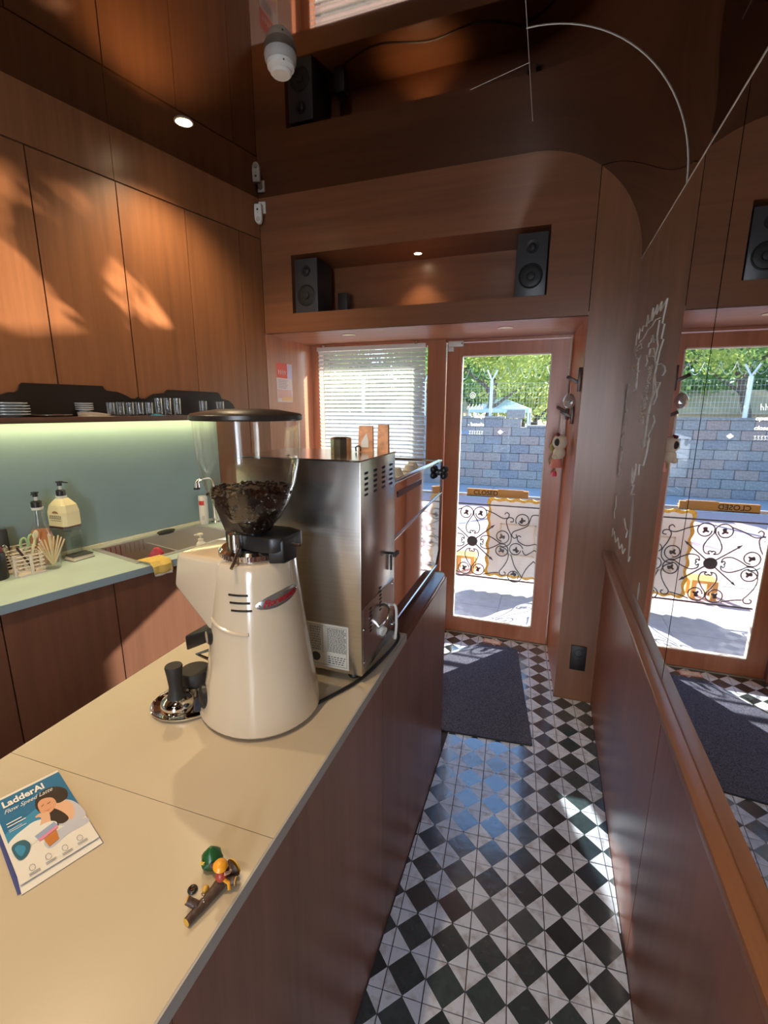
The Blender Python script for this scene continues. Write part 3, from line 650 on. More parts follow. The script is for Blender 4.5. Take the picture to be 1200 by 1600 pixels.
# name badge wrapped on the cone
ba, bz = math.radians(-21), 0.300; BADGE = mat('grey_badge', (0.40, 0.40, 0.40), 0.28, 0.8)
def onb(u, v, o): z = bz + v + 0.16 * u; return cs(ba + u / 0.098, z, o)
def oval(w, h, o0, nm, m, par, n=40):
    mb = MB(); vs = [onb(0, 0, o0)] ; R_ = 5
    for q in range(1, R_ + 1):
        for k in range(n):
            a = 2 * math.pi * k / n; vs.append(onb(w * q / R_ * math.cos(a), h * q / R_ * math.sin(a), o0 if q < R_ else 0.0002))
    fs = [(0, 1 + k, 1 + (k + 1) % n) for k in range(n)]
    for q in range(R_ - 1): fs += [(1 + q * n + k, 1 + (q + 1) * n + k, 1 + (q + 1) * n + (k + 1) % n, 1 + q * n + (k + 1) % n) for k in range(n)]
    return mb.add(vs, fs).build(nm, m, par, smooth=True)
badge = oval(0.056, 0.0155, 0.0022, 'name_badge', BADGE, gr)
REDM = mat('red_badge_letters', (0.40, 0.015, 0.02), 0.35)
lettering('lettering', 'Fiorenzato', 0.0195, REDM, badge, lambda u, v, w: onb(u - 0.042, v - 0.006, 0.0030 + w), shear=0.35, bold=0.0004)
for u in (-0.049, 0.049): MB().ball(onb(u, 0, 0.002), 0.0025, 10, 6).build('rivet', CHROME, badge, smooth=True)
# adjustment collar, throat, hopper
MB().lathe([(0, 0.374), (0.070, 0.374), (0.074, 0.379), (0.074, 0.390), (0.068, 0.396), (0, 0.396)], 56).build('adjustment_ring', CHROME, gr, smooth=True)
kn = MB()
for k in range(60):
    a = 2 * math.pi * k / 60; kn.box(-0.0012, 0.0012, -0.0012, 0.0012, 0.379, 0.389, Matrix.Translation((0.0745 * math.cos(a), 0.0745 * math.sin(a), 0)) @ rotz(a))
stuff(kn.build('knurling', STEEL2, gr))
MB().cyl((0.012, -0.062, 0.404), (0.020, -0.098, 0.374), 0.004, n=10).build('lock_pin', CHROME, gr, smooth=True)
MB().cyl((-0.012, -0.045, 0.396), (-0.012, -0.045, 0.430), 0.015, n=20).build('clamp_post', STEEL2, gr, smooth=True)
blk = [(-0.055, -0.030), (0.035, -0.050), (0.078, -0.046), (0.098, -0.030), (0.098, 0.040), (0.06, 0.055), (-0.055, 0.050)]
MB().prism([Vector((x, y, 0.396)) for x, y in blk], (0, 0, 0.034)).build('hopper_gate', BLACK, gr, bevel=0.006)
MB().prism([Vector((x, y, 0.374)) for x, y in [(0.070, -0.046), (0.100, -0.030), (0.100, 0.015), (0.078, 0.0)]], (0, 0, 0.05)).build('gate_flap', BLACK, gr, bevel=0.004)
MB().cyl((0.09, -0.01, 0.412), (0.125, -0.012, 0.412), 0.0035, n=8).build('gate_pin', CHROME, gr, smooth=True)
hz0 = 0.424
hp = [(0.040, hz0 - 0.004), (0.041, hz0 + 0.010), (0.050, hz0 + 0.022), (0.062, hz0 + 0.036), (0.079, hz0 + 0.066), (0.094, hz0 + 0.108), (0.103, hz0 + 0.150), (0.1055, hz0 + 0.194), (0.107, hz0 + 0.241)]
hpf = []
for (ra, za), (rb, zb) in zip(hp, hp[1:]): hpf += [(ra + (rb - ra) * t / 3, za + (zb - za) * t / 3) for t in range(3)]
hpf.append(hp[-1])
hop = MB().lathe(hpf, 56).build('hopper', HOPG, gr, smooth=True)
def hr(z):
    for (ra, za), (rb, zb) in zip(hp, hp[1:]):
        if z <= zb: return ra + (rb - ra) * (z - za) / (zb - za)
    return hp[-1][0]
zl = hz0 + 0.241
MB().lathe([(0, zl - 0.003), (0.110, zl - 0.003), (0.1125, zl), (0.1125, zl + 0.007), (0.108, zl + 0.011), (0.06, zl + 0.019), (0.0, zl + 0.021)], 56).build('hopper_lid', mat('dark_brown_lid', (0.022, 0.016, 0.014), 0.35), gr, smooth=True)
# inner deflector, seen through the beans
MB().hexa([Vector(p) for p in ((-0.030, -0.055, hz0 + 0.012), (0.012, -0.046, hz0 + 0.010), (0.012, -0.040, hz0 + 0.010), (-0.030, -0.049, hz0 + 0.012))],
          [Vector(p) for p in ((-0.035, -0.0755, hz0 + 0.072), (0.000, -0.0765, hz0 + 0.072), (0.000, -0.066, hz0 + 0.072), (-0.035, -0.066, hz0 + 0.072))]).build('inner_deflector', mat('smoked_plastic', (0.055, 0.04, 0.03), 0.3), gr, bevel=0.002)
# portafilter fork, buttons, dial, switch
fk = MB().hexa([Vector(p) for p in ((-0.190, -0.040, 0.118), (-0.09, -0.045, 0.172), (-0.09, 0.045, 0.172), (-0.190, 0.040, 0.118))], [Vector(p) for p in ((-0.198, -0.034, 0.152), (-0.09, -0.045, 0.200), (-0.09, 0.045, 0.200), (-0.198, 0.034, 0.152))]).build('portafilter_fork', BLACK, gr, bevel=0.004)
MB().tube([(-0.10, -0.040, 0.145), (-0.15, -0.046, 0.122), (-0.105, -0.04, 0.110)], 0.004, 8).build('fork_hook', STEEL2, fk, smooth=True)
MB().lathe([(0.016, 0), (0.012, -0.03), (0.009, -0.045), (0, -0.045)], 18, c=(-0.135, 0.0, 0.262)).build('dosing_spout', BLACK, gr, smooth=True)
bt = Matrix.Translation(cs(math.radians(-126), 0.205)) @ Vector(cs(math.radians(-126), 0)).normalized().to_track_quat('Z', 'Y').to_matrix().to_4x4()
b1 = MB().lathe([(0.018, -0.006), (0.018, 0.004), (0.014, 0.007), (0, 0.007)], 28, M=bt).build('dose_button', BLACK, gr, smooth=True)
MB().lathe([(0.0125, 0.006), (0.0125, 0.0085), (0, 0.009)], 24, M=bt).build('button_face', mat('tan_button', (0.45, 0.36, 0.25), 0.4), b1, smooth=True)
bt = Matrix.Translation(cs(math.radians(-131), 0.060)) @ Vector(cs(math.radians(-131), 0)).normalized().to_track_quat('Z', 'Y').to_matrix().to_4x4()
MB().lathe([(0.026, -0.012), (0.026, 0.006), (0.020, 0.012), (0.008, 0.014), (0, 0.014)], 28, M=bt).build('grind_dial', BLACK, gr, smooth=True)
bt = Matrix.Translation(Vector((-0.112, -0.094, 0.030))) @ Vector((-0.70, -0.70, 0.25)).normalized().to_track_quat('Z', 'Y').to_matrix().to_4x4()
MB().lathe([(0.015, -0.012), (0.015, 0.004), (0.012, 0.006), (0, 0.006)], 20, M=bt).build('power_switch', mat('navy_switch', (0.02, 0.025, 0.05), 0.4), gr, smooth=True)
# beans: a solid mound with single beans over it
zt = hz0 + 0.098
prof_ = [(0, hz0 + 0.002), (0.037, hz0 + 0.002)] + [(hr(hz0 + t) - 0.004, hz0 + t) for t in (0.012, 0.024, 0.04, 0.055, 0.07, 0.085, 0.092)] + [(0.05, zt), (0, zt + 0.003)]
random.seed(11); bm_ = MB(); bm_.lathe(prof_, 32)
def bean(p):
    M_ = Matrix.Rotation(random.uniform(0, 6.28), 4, 'Z') @ Matrix.Rotation(random.uniform(-0.9, 0.9), 4, 'X') @ Matrix.Rotation(random.uniform(-0.9, 0.9), 4, 'Y')
    bm_.ball(p, (0.0056, 0.0040, 0.0030), 7, 5, M_)
for k in range(260):
    a = random.uniform(0, 6.283); r = 0.088 * math.sqrt(random.random()); bean((r * math.cos(a), r * math.sin(a), zt + random.uniform(-0.004, 0.005) * 1.0 - 0.006 * (r / 0.088) ** 3))
for k in range(420):
    a = random.uniform(0, 6.283); z = hz0 + random.uniform(0.012, 0.094); r = hr(z) - 0.0055; bean((r * math.cos(a), r * math.sin(a), z))
bo = bm_.build('coffee_beans', BEAN, smooth=True); bo.location = GP; bo.rotation_euler.z = GRZ
stuff(tag(bo, 'dark roasted coffee beans half filling the clear grinder hopper', 'coffee beans'))
# grinder power cord to the boiler
tag(MB().tube(spline([onz(498, 1105, BZ) + Vector((-0.01, 0.0, 0.005)), onz(560, 1066, BZ) + Vector((0, 0, 0.005)), onz(600, 1030, BZ) + Vector((0, 0, 0.006)), onz(622, 1005, BZ) + Vector((0, 0, 0.012)), Vector((-0.388, 1.22, BZ + 0.04)), Vector((-0.394, 1.228, BZ + 0.075))], 8), 0.0042, 8).build('power_cord', BLACK, smooth=True), 'black power cord running along the worktop edge from the grinder', 'cord')
# ---- tamping station
tr = thing('tamping_tray', 'polished steel oval tray on the worktop left of the grinder', 'tray', (-0.757, 0.772, BZ), math.radians(50))
MB().lathe([(0, 0), (0.074, 0), (0.085, 0.005), (0.087, 0.010), (0.085, 0.011), (0.078, 0.006), (0, 0.004)], 48, ex=1.02, ey=0.88).build("dish", CHROME, tr, smooth=True)
tm = thing('coffee_tamper', 'black handled tamper with a chrome base on the steel tray', 'tamper', onz(278, 1106, BZ + 0.006), 0)
MB().lathe([(0, 0), (0.027, 0), (0.029, 0.004), (0.029, 0.014), (0.026, 0.020), (0.014, 0.027), (0, 0.028)], 40).build('base', CHROME, tm, smooth=True)
MB().lathe([(0, 0.024), (0.017, 0.025), (0.0135, 0.034), (0.0115, 0.048), (0.0135, 0.072), (0.0155, 0.088), (0.0145, 0.091), (0, 0.0915)], 32).build('handle', BLACKM, tm, smooth=True)
lv = thing('coffee_leveler', 'round black coffee leveller with a steel foot behind the tamper', 'coffee leveller', onz(308, 1078, BZ + 0.006), 0)
MB().lathe([(0, 0), (0.026, 0), (0.027, 0.003), (0.027, 0.020), (0, 0.020)], 36).build('foot', STEEL2, lv, smooth=True)
MB().lathe([(0, 0.020), (0.024, 0.020), (0.025, 0.024), (0.029, 0.026), (0.030, 0.030), (0.030, 0.048), (0.028, 0.051), (0, 0.051)], 40).build('grip', BLACKM, lv, smooth=True)
tm.scale = (1.25, 1.25, 1.2); lv.scale = (1.2, 1.2, 1.15)
# ================================================================== WATER BOILER BOX
KX0, KX1, KY0, KY1, KZ0, KZ1 = -0.743, -0.401, 0.978, 1.236, BZ + 0.020, 1.482
bx = thing('water_boiler', 'tall brushed steel hot water boiler standing behind the grinder', 'water boiler', ((KX0 + KX1) / 2, (KY0 + KY1) / 2, BZ))
hx, hy, hzb = (KX1 - KX0) / 2, (KY1 - KY0) / 2, KZ1 - BZ
case = MB().box(-hx, hx, -hy, hy, 0.020, hzb).build('casing', STEEL, bx, bevel=0.002)
MB().box(-hx - 0.001, hx + 0.0015, -hy - 0.001, hy + 0.001, hzb, hzb + 0.003).build('lid_plate', STEEL2, bx)
for sx in (-1, 1):
    for sy in (-1, 1): MB().lathe([(0, 0), (0.014, 0), (0.016, 0.004), (0.012, 0.020), (0, 0.020)], 20, c=(sx * (hx - 0.035), sy * (hy - 0.03), 0)).build('foot', BLACK, bx, smooth=True)
SLOT = mat('slot_black', (0.01, 0.01, 0.01), 0.7)
for c in range(4):
    for r in range(5):
        y = -hy + 0.025 + c * 0.062; z = hzb - 0.030 - r * 0.013
        MB().box(hx - 0.0005, hx + 0.0008, y, y + 0.022, z - 0.003, z + 0.003).build('vent_slot', SLOT, case)
MB().box(hx, hx + 0.0012, -hy + 0.006, hy - 0.01, 0.045, 0.20).build('service_panel', STEEL, bx)
for r in range(7):
    for c in range(2):
        y = -hy + 0.052 + c * 0.075; z = 0.120 + r * 0.0105 + c * 0.028
        MB().box(hx + 0.0008, hx + 0.002, y, y + 0.014, z - 0.002, z + 0.002).build('vent_slot', SLOT, bx)
for y, z in ((-hy + 0.012, 0.055), (-hy + 0.012, 0.145), (hy - 0.018, 0.055), (hy - 0.018, 0.185)):
    MB().cyl((hx, y, z), (hx + 0.004, y, z), 0.0035, n=10).build('screw', CHROME, bx, smooth=True)
MB().tube(spline([(hx, -0.005, 0.100), (hx + 0.02, 0.0, 0.120), (hx + 0.022, 0.02, 0.145), (hx, 0.035, 0.150)], 5), 0.004, 8).build('drain_hose', STEEL2, bx, smooth=True)
MB().cyl((hx, 0.010, 0.085), (hx + 0.012, 0.006, 0.082), 0.013, n=22).build('hose_nipple', WHITE, bx, smooth=True)
MB().tube(spline([(hx + 0.002, 0.070, 0.135), (hx + 0.022, 0.074, 0.132), (hx + 0.030, 0.060, 0.09), (hx + 0.026, 0.062, 0.04), (hx + 0.014, 0.085, 0.030)], 6), 0.004, 8).build('supply_hose', WHITE, bx, smooth=True)
MB().tube([(hx, 0.088, 0.285), (hx + 0.02, 0.088, 0.285)], 0.004, 8).build('tap_stem', BLACK, bx)
MB().box(hx + 0.014, hx + 0.022, 0.070, 0.106, 0.280, 0.290).build('tap_handle', BLACK, bx)
MB().box(hx + 0.001, hx + 0.006, 0.085, 0.091, 0.235, 0.28).build('tap_lever', BLACK, bx)
# rating label
LBL = mat('silver_label', (0.62, 0.58, 0.50), 0.45); INK = mat('label_ink', (0.05, 0.045, 0.04), 0.6)
lx0, lx1, lz0, lz1 = -0.003, 0.135, 0.030, 0.150
lb = MB().box(lx0, lx1, -hy - 0.0012, -hy - 0.0002, lz0, lz1).build('rating_label', LBL, bx)
ink = MB(); yy = -hy - 0.0014
def il(x0, x1, z0, z1): ink.box(x0, x1, yy, yy + 0.0003, z0, z1)
for z in (lz0 + 0.006, lz1 - 0.006): il(lx0 + 0.005, lx1 - 0.005, z, z + 0.0008)
for x in (lx0 + 0.005, lx1 - 0.0058, 0.062, 0.072): il(x, x + 0.0008, lz0 + 0.006 if x < 0.05 or x > 0.1 else lz0 + 0.04, lz1 - 0.006)
random.seed(5)
for k in range(10):
    z = lz1 - 0.014 - k * 0.0068
    if z < lz0 + 0.04: break
    il(0.008, 0.058, z, z + 0.0006); x = 0.026
    while x < 0.055: w = random.uniform(0.002, 0.006); il(x, min(0.057, x + w), z + 0.002, z + 0.0042); x += w + 0.002
    x = 0.075
    for r in range(2):
        x = 0.075
        while x < 0.125: w = random.uniform(0.003, 0.009); il(x, min(0.128, x + w), z + 0.0034 * r, z + 0.0034 * r + 0.0017); x += w + 0.0015
for k in range(4):
    x = 0.078
    while x < 0.122: w = random.uniform(0.004, 0.009); il(x, min(0.126, x + w), lz0 + 0.012 + 0.006 * k, lz0 + 0.0145 + 0.006 * k); x += w + 0.003
for k in range(3): il(0.008, 0.020, lz0 + 0.018 + 0.007 * k, lz0 + 0.0215 + 0.007 * k)
ink.build('label_print', INK, lb)
MB().cyl((0.042, yy + 0.0003, lz0 + 0.026), (0.042, yy - 0.0002, lz0 + 0.026), 0.0125, n=24).build('round_mark', INK, lb)
# ================================================================== ESPRESSO MACHINE
EX1, EX0, EY0, EY1, EZ0, EZ1 = -0.417, -0.80, 1.262, 1.935, BZ + 0.02, 1.388
em = thing('espresso_machine', 'steel espresso machine with a mirror-bright back panel at the bar end', 'espresso machine', ((EX0 + EX1) / 2, (EY0 + EY1) / 2, BZ))
ex, ey, ez = (EX1 - EX0) / 2, (EY1 - EY0) / 2, EZ1 - BZ
MB().box(-ex, ex - 0.006, -ey, ey, 0.02, ez - 0.06).build('casing', STEEL2, em, bevel=0.004)
pn = [(-ey, 0.022), (ey - 0.05, 0.022), (ey, 0.075), (ey, ez - 0.012), (ey - 0.015, ez), (-ey + 0.02, ez), (-ey, ez - 0.02)]
MB().prism([Vector((ex - 0.006, y, z)) for y, z in pn], (0.004, 0, 0)).build('back_panel', CHROME, em)
MB().tube([Vector((ex - 0.002, y, z)) for y, z in pn], 0.005, 8, closed=True).build('panel_frame', STEEL2, em, smooth=True)
MB().tube([(ex, -ey + 0.004, 0.30), (ex, ey - 0.004, 0.335)], 0.0035, 8).build('panel_trim', STEEL2, em, smooth=True)
MB().box(ex - 0.002, ex + 0.001, -ey + 0.055, -ey + 0.33, ez - 0.050, ez - 0.032).build('name_strip', mat('maroon_strip', (0.10, 0.02, 0.03), 0.3), em)
MB().box(-ex, ex - 0.008, -ey, ey, ez - 0.06, ez - 0.045).build('cup_tray', STEEL2, em)
MB().tube([Vector(p) for p in ((-ex + .01, -ey + .01, ez), (ex - .012, -ey + .01, ez), (ex - .012, ey - .01, ez), (-ex + .01, ey - .01, ez))], 0.005, 8, closed=True).build('cup_rail', STEEL2, em, smooth=True)
for sx in (-1, 1):
    for sy in (-1, 1): MB().cyl((sx * (ex - .04), sy * (ey - .06), 0), (sx * (ex - .04), sy * (ey - .06), 0.02), 0.02, n=18).build('foot', BLACK, em, smooth=True)
for sy in (-0.16, 0.16):
    gh = MB().cyl((-ex - 0.02, sy, 0.25), (-ex - 0.02, sy, 0.31), 0.035, n=24).build('group_head', CHROME, em, smooth=True)
    MB().tube([(-ex - 0.02, sy, 0.24), (-ex - 0.17, sy, 0.22)], [0.010, 0.016], 10).build('portafilter', BLACK, gh, smooth=True)
kb = MB()
for a in range(4): kb.ball((ex + 0.020, ey - 0.045 + 0.017 * math.cos(a * math.pi / 2 + 0.78), ez - 0.045 + 0.017 * math.sin(a * math.pi / 2 + 0.78)), (0.014, 0.016, 0.016), 14, 9)
kb.cyl((ex, ey - 0.045, ez - 0.045), (ex + 0.026, ey - 0.045, ez - 0.045), 0.014, n=16)
kb.build('steam_knob', BLACK, em, smooth=True)
for k, (y, lab) in enumerate(((-0.16, 'nearest the boiler'), (-0.02, 'second from the boiler'), (0.08, 'third from the boiler'), (0.19, 'farthest from the boiler'))):
    cp_ = thing('espresso_cup', 'white espresso cup upside down on the espresso machine, %s' % lab, 'cup', Vector(em.location) + Vector((ex - 0.07 - 0.02 * (k % 2), y, ez - 0.045)), 0.5 * k, 'cups on the espresso machine')
    MB().lathe([(0.031, 0), (0.029, 0.02), (0.018, 0.045), (0.016, 0.052), (0, 0.052)], 24).build('cup_bowl', WHITE, cp_, smooth=True)
    MB().tube(spline([(0.027, 0, 0.015), (0.046, 0, 0.02), (0.042, 0, 0.036), (0.022, 0, 0.038)], 4), 0.003, 6).build('handle', WHITE, cp_, smooth=True)
# ---- things on top of the boiler
KT = KZ1 + 0.003
GOLDM = mat('faceted_silver', (0.55, 0.50, 0.38), 0.22, 1.0)
cc = thing('metal_canister', 'faceted silver canister with a ribbed lid on top of the boiler', 'canister', (-0.545, 1.19, KT))
MB().lathe([(0, 0), (0.030, 0), (0.030, 0.034), (0, 0.034)], 10).build('body', GOLDM, cc)
MB().lathe([(0.030, 0.0345), (0.029, 0.037), (0.016, 0.040), (0, 0.040)], 10).build('lid', STEEL2, cc)
ORG = mat('orange_packet', (0.72, 0.36, 0.20), 0.6, var=0.25, scale=60)
def packet(x, y, w, h, lab, tilt):
    t = thing('tea_packet', lab, 'packet', (x, y, KT), tilt)
    MB().prism([Vector(p) for p in ((-w / 2, -0.006, 0), (w / 2, -0.006, 0), (w / 2 - 0.002, -0.004, h), (-w / 2 + 0.002, -0.004, h))], (0, 0.010, 0)).build('pouch', ORG, t)
    return t
p1 = packet(-0.474, 1.200, 0.043, 0.070, 'orange printed packet with a white peaked label on the boiler', 0.05)
MB().prism([Vector((x, -0.0075, z)) for x, z in ((-0.013, 0.012), (0.009, 0.012), (0.009, 0.03), (0.004, 0.052), (-0.012, 0.026))], (0, 0.001, 0)).build('printed_label', PAPER, p1)
p2 = packet(-0.425, 1.205, 0.033, 0.074, 'plain orange packet at the rear right corner of the boiler', -0.05)
hk = thing('small_clip', 'small black clip standing in front of the orange packet', 'clip', (-0.488, 1.176, KT))
MB().tube(spline([(-0.006, 0, 0.002), (-0.007, 0, 0.012), (0, 0, 0.017), (0.007, 0, 0.012), (0.006, 0, 0.002)], 5), 0.002, 6).build('loop', BLACK, hk, smooth=True)
MB().ball((-0.602, 1.0, KT + 0.003), (0.006, 0.004, 0.003)).build('bolt', BLACK, None)
bpy.data.objects['bolt'].parent = bx; bpy.data.objects['bolt'].location = -bx.location
# ================================================================== THINGS ON THE MINT WORKTOP
def cpos(s, off): return wl_pt(s, off, CZ)
def cpx(px, off):                          # worktop point under image column px at a given distance from the wall
    y = 870
    for _ in range(30):
        p = onz(px, y, CZ); o = (Vector((p.x, p.y)) - P0).dot(NN); y += (off - o) * 60
    return onz(px, y, CZ)
PUMPSK = [(0, 0), (0.017, 0), (0.017, 0.022), (0.012, 0.026), (0.005, 0.027), (0.005, 0.048), (0, 0.048)]
def pump(parent, z, r=0.017):
    p = MB().lathe([(a * r / 0.017, b + z) for a, b in PUMPSK[:4]] + [(0, z + 0.0265)], 24).build('pump_collar', BLACK, parent, smooth=True)
    MB().lathe([(0, z + 0.026), (0.0055, z + 0.026), (0.0055, z + 0.042), (0, z + 0.042)], 14).build('pump_stem', WHITE, parent, smooth=True)
    mb = MB().lathe([(0, z + 0.042), (0.009, z + 0.042), (0.009, z + 0.054), (0.013, z + 0.056), (0.013, z + 0.060), (0, z + 0.060)], 18)
    mb.tube([(0, 0, z + 0.058), (0.045, 0, z + 0.057)], [0.004, 0.0025], 8); mb.build('pump_head', BLACK, parent, smooth=True)
AMB = mat('peach_syrup', (0.62, 0.26, 0.12), 0.25); CLR = mat('pale_syrup', (0.44, 0.52, 0.46), 0.15)
LABELC = mat('cream_label', (0.80, 0.70, 0.42), 0.6)
# brown syrup bottle (round, conical)
b1 = thing('syrup_bottle', 'conical glass bottle of peach syrup with a black pump by the green scissors', 'bottle', cpx(72, 0.060), ang - 2.2)
MB().lathe([(0, 0), (0.046, 0), (0.047, 0.01), (0.046, 0.085), (0.036, 0.125), (0.020, 0.175), (0.0175, 0.232), (0.0, 0.232)], 32).build('glass_body', CUPG, b1, smooth=True)
MB().lathe([(0, 0.004), (0.044, 0.004), (0.0445, 0.085), (0.035, 0.124), (0.0305, 0.138), (0, 0.138)], 32).build('syrup', AMB, b1, smooth=True)
MB().lathe([(0.0195, 0.222), (0.0205, 0.232), (0, 0.232)], 24).build('neck_ring', WHITE, b1, smooth=True)
pump(b1, 0.232, 0.019)
# clear square bottle with a cream shoulder label
b2 = thing('syrup_bottle', 'square clear bottle with a cream shoulder label and black pump by the sink', 'bottle', cpx(110, 0.058), ang - math.pi / 2 + 0.25)
def sq(w, d, z, c=0.012): return [Vector((x, y, z)) for x, y in ((-w + c, -d), (w - c, -d), (w, -d + c), (w, d - c), (w - c, d), (-w + c, d), (-w, d - c), (-w, -d + c))]
def loft(rows):
    mb = MB(); n = len(rows[0]); vs = [p for r in rows for p in r]
    return mb.add(vs, [(i * n + k, i * n + (k + 1) % n, (i + 1) * n + (k + 1) % n, (i + 1) * n + k) for i in range(len(rows) - 1) for k in range(n)] + [list(range(n))[::-1], list(range((len(rows) - 1) * n, len(rows) * n))])
loft([sq(.048, .036, 0), sq(.050, .038, .01), sq(.050, .038, .20), sq(.044, .033, .226, .011), sq(.019, .017, .252, .007), sq(.018, .016, .262, .007)]).build('glass_body', CUPG, b2, smooth=True)
loft([sq(.0465, .0345, .006), sq(.0465, .0345, .118)]).build('syrup', thin_glass('pale_liquid', (0.90, 0.93, 0.90), 0.03), b2)
lbl = loft([sq(.0512, .0392, .140), sq(.0512, .0392, .20), sq(.045, .034, .2275, .011), sq(.020, .018, .254, .007)]).build('shoulder_label', LABELC, b2)
loft([sq(.0515, .0395, .134), sq(.0515, .0395, .142)]).build('label_band', mat('brown_band', (0.07, 0.02, 0.015), 0.4), b2)
for k in range(6):
    x = -0.030 + 0.011 * k
    MB().tube([(x, -.0396, .186), (x + .007, -.0396, .186), (x + .001, -.0396, .174), (x + .008, -.0396, .174)], 0.0012, 5).build('label_mark', INK, lbl)
MB().prism([Vector((0.004 + 0.017 * math.cos(a), -.0394, .196 + 0.010 * math.sin(a))) for a in [math.pi * t / 8 for t in range(9)]], (0, -0.0005, 0)).build('label_emblem', mat('brown_print', (0.35, 0.18, 0.08), 0.6), lbl)
MB().tube([(-.026, -.0396, .166), (.032, -.0396, .166)], 0.0008, 4).build('label_mark', INK, lbl)
MB().lathe([(0.019, .252), (0.020, .264), (0, .264)], 24).build('neck_ring', WHITE, b2, smooth=True)
pump(b2, 0.263)
# glass of wooden stirrers
cupp = cpx(84, 0.155)
tag(MB().lathe([(0, 0), (0.026, 0), (0.028, 0.006), (0.037, 0.085), (0.035, 0.085), (0.026, 0.008), (0, 0.008)], 28).build('plastic_cup', CUPG, smooth=True, loc=cupp), 'clear cup holding wooden stirrers in front of the syrup bottles', 'cup')
STICK = mat('birch_stirrer', (0.78, 0.62, 0.36), 0.6)
random.seed(21)
st = [(-62, .10), (-48, .105), (-34, .115), (-20, .11), (-4, .13), (10, .118), (24, .115), (38, .12), (52, .115), (64, .11)]
for k, (a, L) in enumerate(st):
    lean = math.radians(a * 0.42); y = random.uniform(-0.012, 0.012); rzz = ang
    M_ = rotz(rzz) @ Matrix.Translation((-math.sin(lean) * 0.018 + 0.0018 * (k - 4.5), y, 0.010)) @ Matrix.Rotation(lean, 4, 'Y')
    o = MB().box(-0.0027, 0.0027, -0.0008, 0.0008, 0.004, L, M_).build('wooden_stirrer', STICK, loc=cupp)
    tag(o, 'pale wooden stirrer leaning in the clear cup, %s from its left side' % ('first second third fourth fifth sixth seventh eighth ninth tenth'.split()[k]), 'stirrer', 'wooden stirrers in the cup')
# notebook pair
nb = cpx(125, 0.115)
def slabm(w, d, z0, z1, m, nm, par, M=None): return MB().box(-w / 2, w / 2, -d / 2, d / 2, z0, z1, M).build(nm, m, par)
n1 = thing('order_pad', 'cream order pad with a dark base lying under the black one', 'notepad', nb, ang + 0.15)
slabm(.088, .062, 0, .002, BLACKM, 'base_card', n1); slabm(.084, .060, .002, .011, mat('cream_pages', (0.72, 0.66, 0.52), 0.7), 'pages', n1)
n2 = thing('order_pad', 'black covered pad lying on the cream order pad beside the stirrers', 'notepad', nb + Vector((0, 0, 0.0112)), ang + 0.05)
slabm(.078, .058, 0, .006, mat('tan_pages', (0.58, 0.46, 0.34), 0.7), 'pages', n2); slabm(.08, .06, .006, .010, mat('slate_cover', (0.05, 0.055, 0.05), 0.5), 'cover', n2)
# wire basket, cutlery, scissors
WIRE = mat('cream_wire', (0.72, 0.64, 0.54), 0.4)
def basket(loc, w, d, h, lab, rz, rows):
    t = thing('wire_basket', lab, 'basket', loc, rz)
    for k in range(rows):
        z = 0.006 + (h - 0.006) * k / (rows - 1); q = [(-w, -d, z), (w, -d, z), (w, d, z), (-w, d, z)]
        MB().tube(q, 0.0021, 6, closed=True).build('wire_ring', WIRE, t)
    for x, y in ((0, -d), (0, d), (-w, 0), (w, 0)):
        MB().box(x - 0.005, x + 0.005, y - 0.0022, y + 0.0022, 0.0, h).build('upright', WIRE, t)
    MB().box(-w, w, -d, d, 0, 0.004).build('bottom_plate', WIRE, t)
    return t
q1 = cpx(33, 0.075); q2 = cpx(47, 0.150)
basket(q1, .050, .034, .090, 'tall cream wire basket of cutlery against the splashback', ang, 8)
basket(q2, .042, .030, .078, 'low cream wire caddy in front of the cutlery basket', ang, 6)
def utensil(nm, cat, lab, base, L, tiltx, tilty, m, kind):
    t = thing(nm, lab, cat, base, ang); t.rotation_euler = (tilty, tiltx, ang)
    MB().box(-0.004, 0.004, -0.0012, 0.0012, 0, L).build('handle', m, t, bevel=0.001)
    if kind == 'spoon': MB().ball((0, 0, L + 0.014), (0.010, 0.003, 0.018), 14, 8).build('bowl', m, t, smooth=True)
    return t
DKW = mat('dark_handle', (0.05, 0.03, 0.025), 0.4)
utensil('table_knife', 'knife', 'dark handled knife leaning left out of the low wire caddy', q2 + Vector((0.012, 0.012, 0.006)), 0.115, -0.42, 0.05, DKW, 'knife')
utensil('wooden_spatula', 'spatula', 'pale wooden spatula leaning right out of the wire caddy', q2 + Vector((-0.012, 0.006, 0.006)), 0.125, 0.33, -0.12, mat('pale_spatula', (0.66, 0.62, 0.40), 0.6), 'spoon')
utensil('teaspoon', 'spoon', 'steel teaspoon head showing in the tall wire basket', q1 + Vector((-0.022, -0.012, 0.006)), 0.070, -0.18, 0.0, CHROME, 'spoon')
sc_ = thing('scissors', 'pale green handled scissors standing in the tall wire basket', 'scissors', q1 + Vector((0.03, 0.018, 0.006)), ang + 0.2)
GRN = mat('pale_green_plastic', (0.36, 0.52, 0.26), 0.4)
MB().box(-0.006, 0.008, -0.0015, 0.0015, 0.0, 0.075).build('blade', STEEL2, sc_)
for k, (cx_, cz_) in enumerate(((-0.010, 0.098), (0.020, 0.105))):
    MB().tube([(cx_ + 0.013 * math.cos(t * math.pi / 8), 0, cz_ + 0.024 * math.sin(t * math.pi / 8)) for t in range(16)], 0.0042, 8, closed=True).build('finger_loop', GRN, sc_, smooth=True)
bk = thing('pepper_mill', 'tall black cylindrical mill behind the wire basket', 'mill', cpx(13, 0.035), 0)
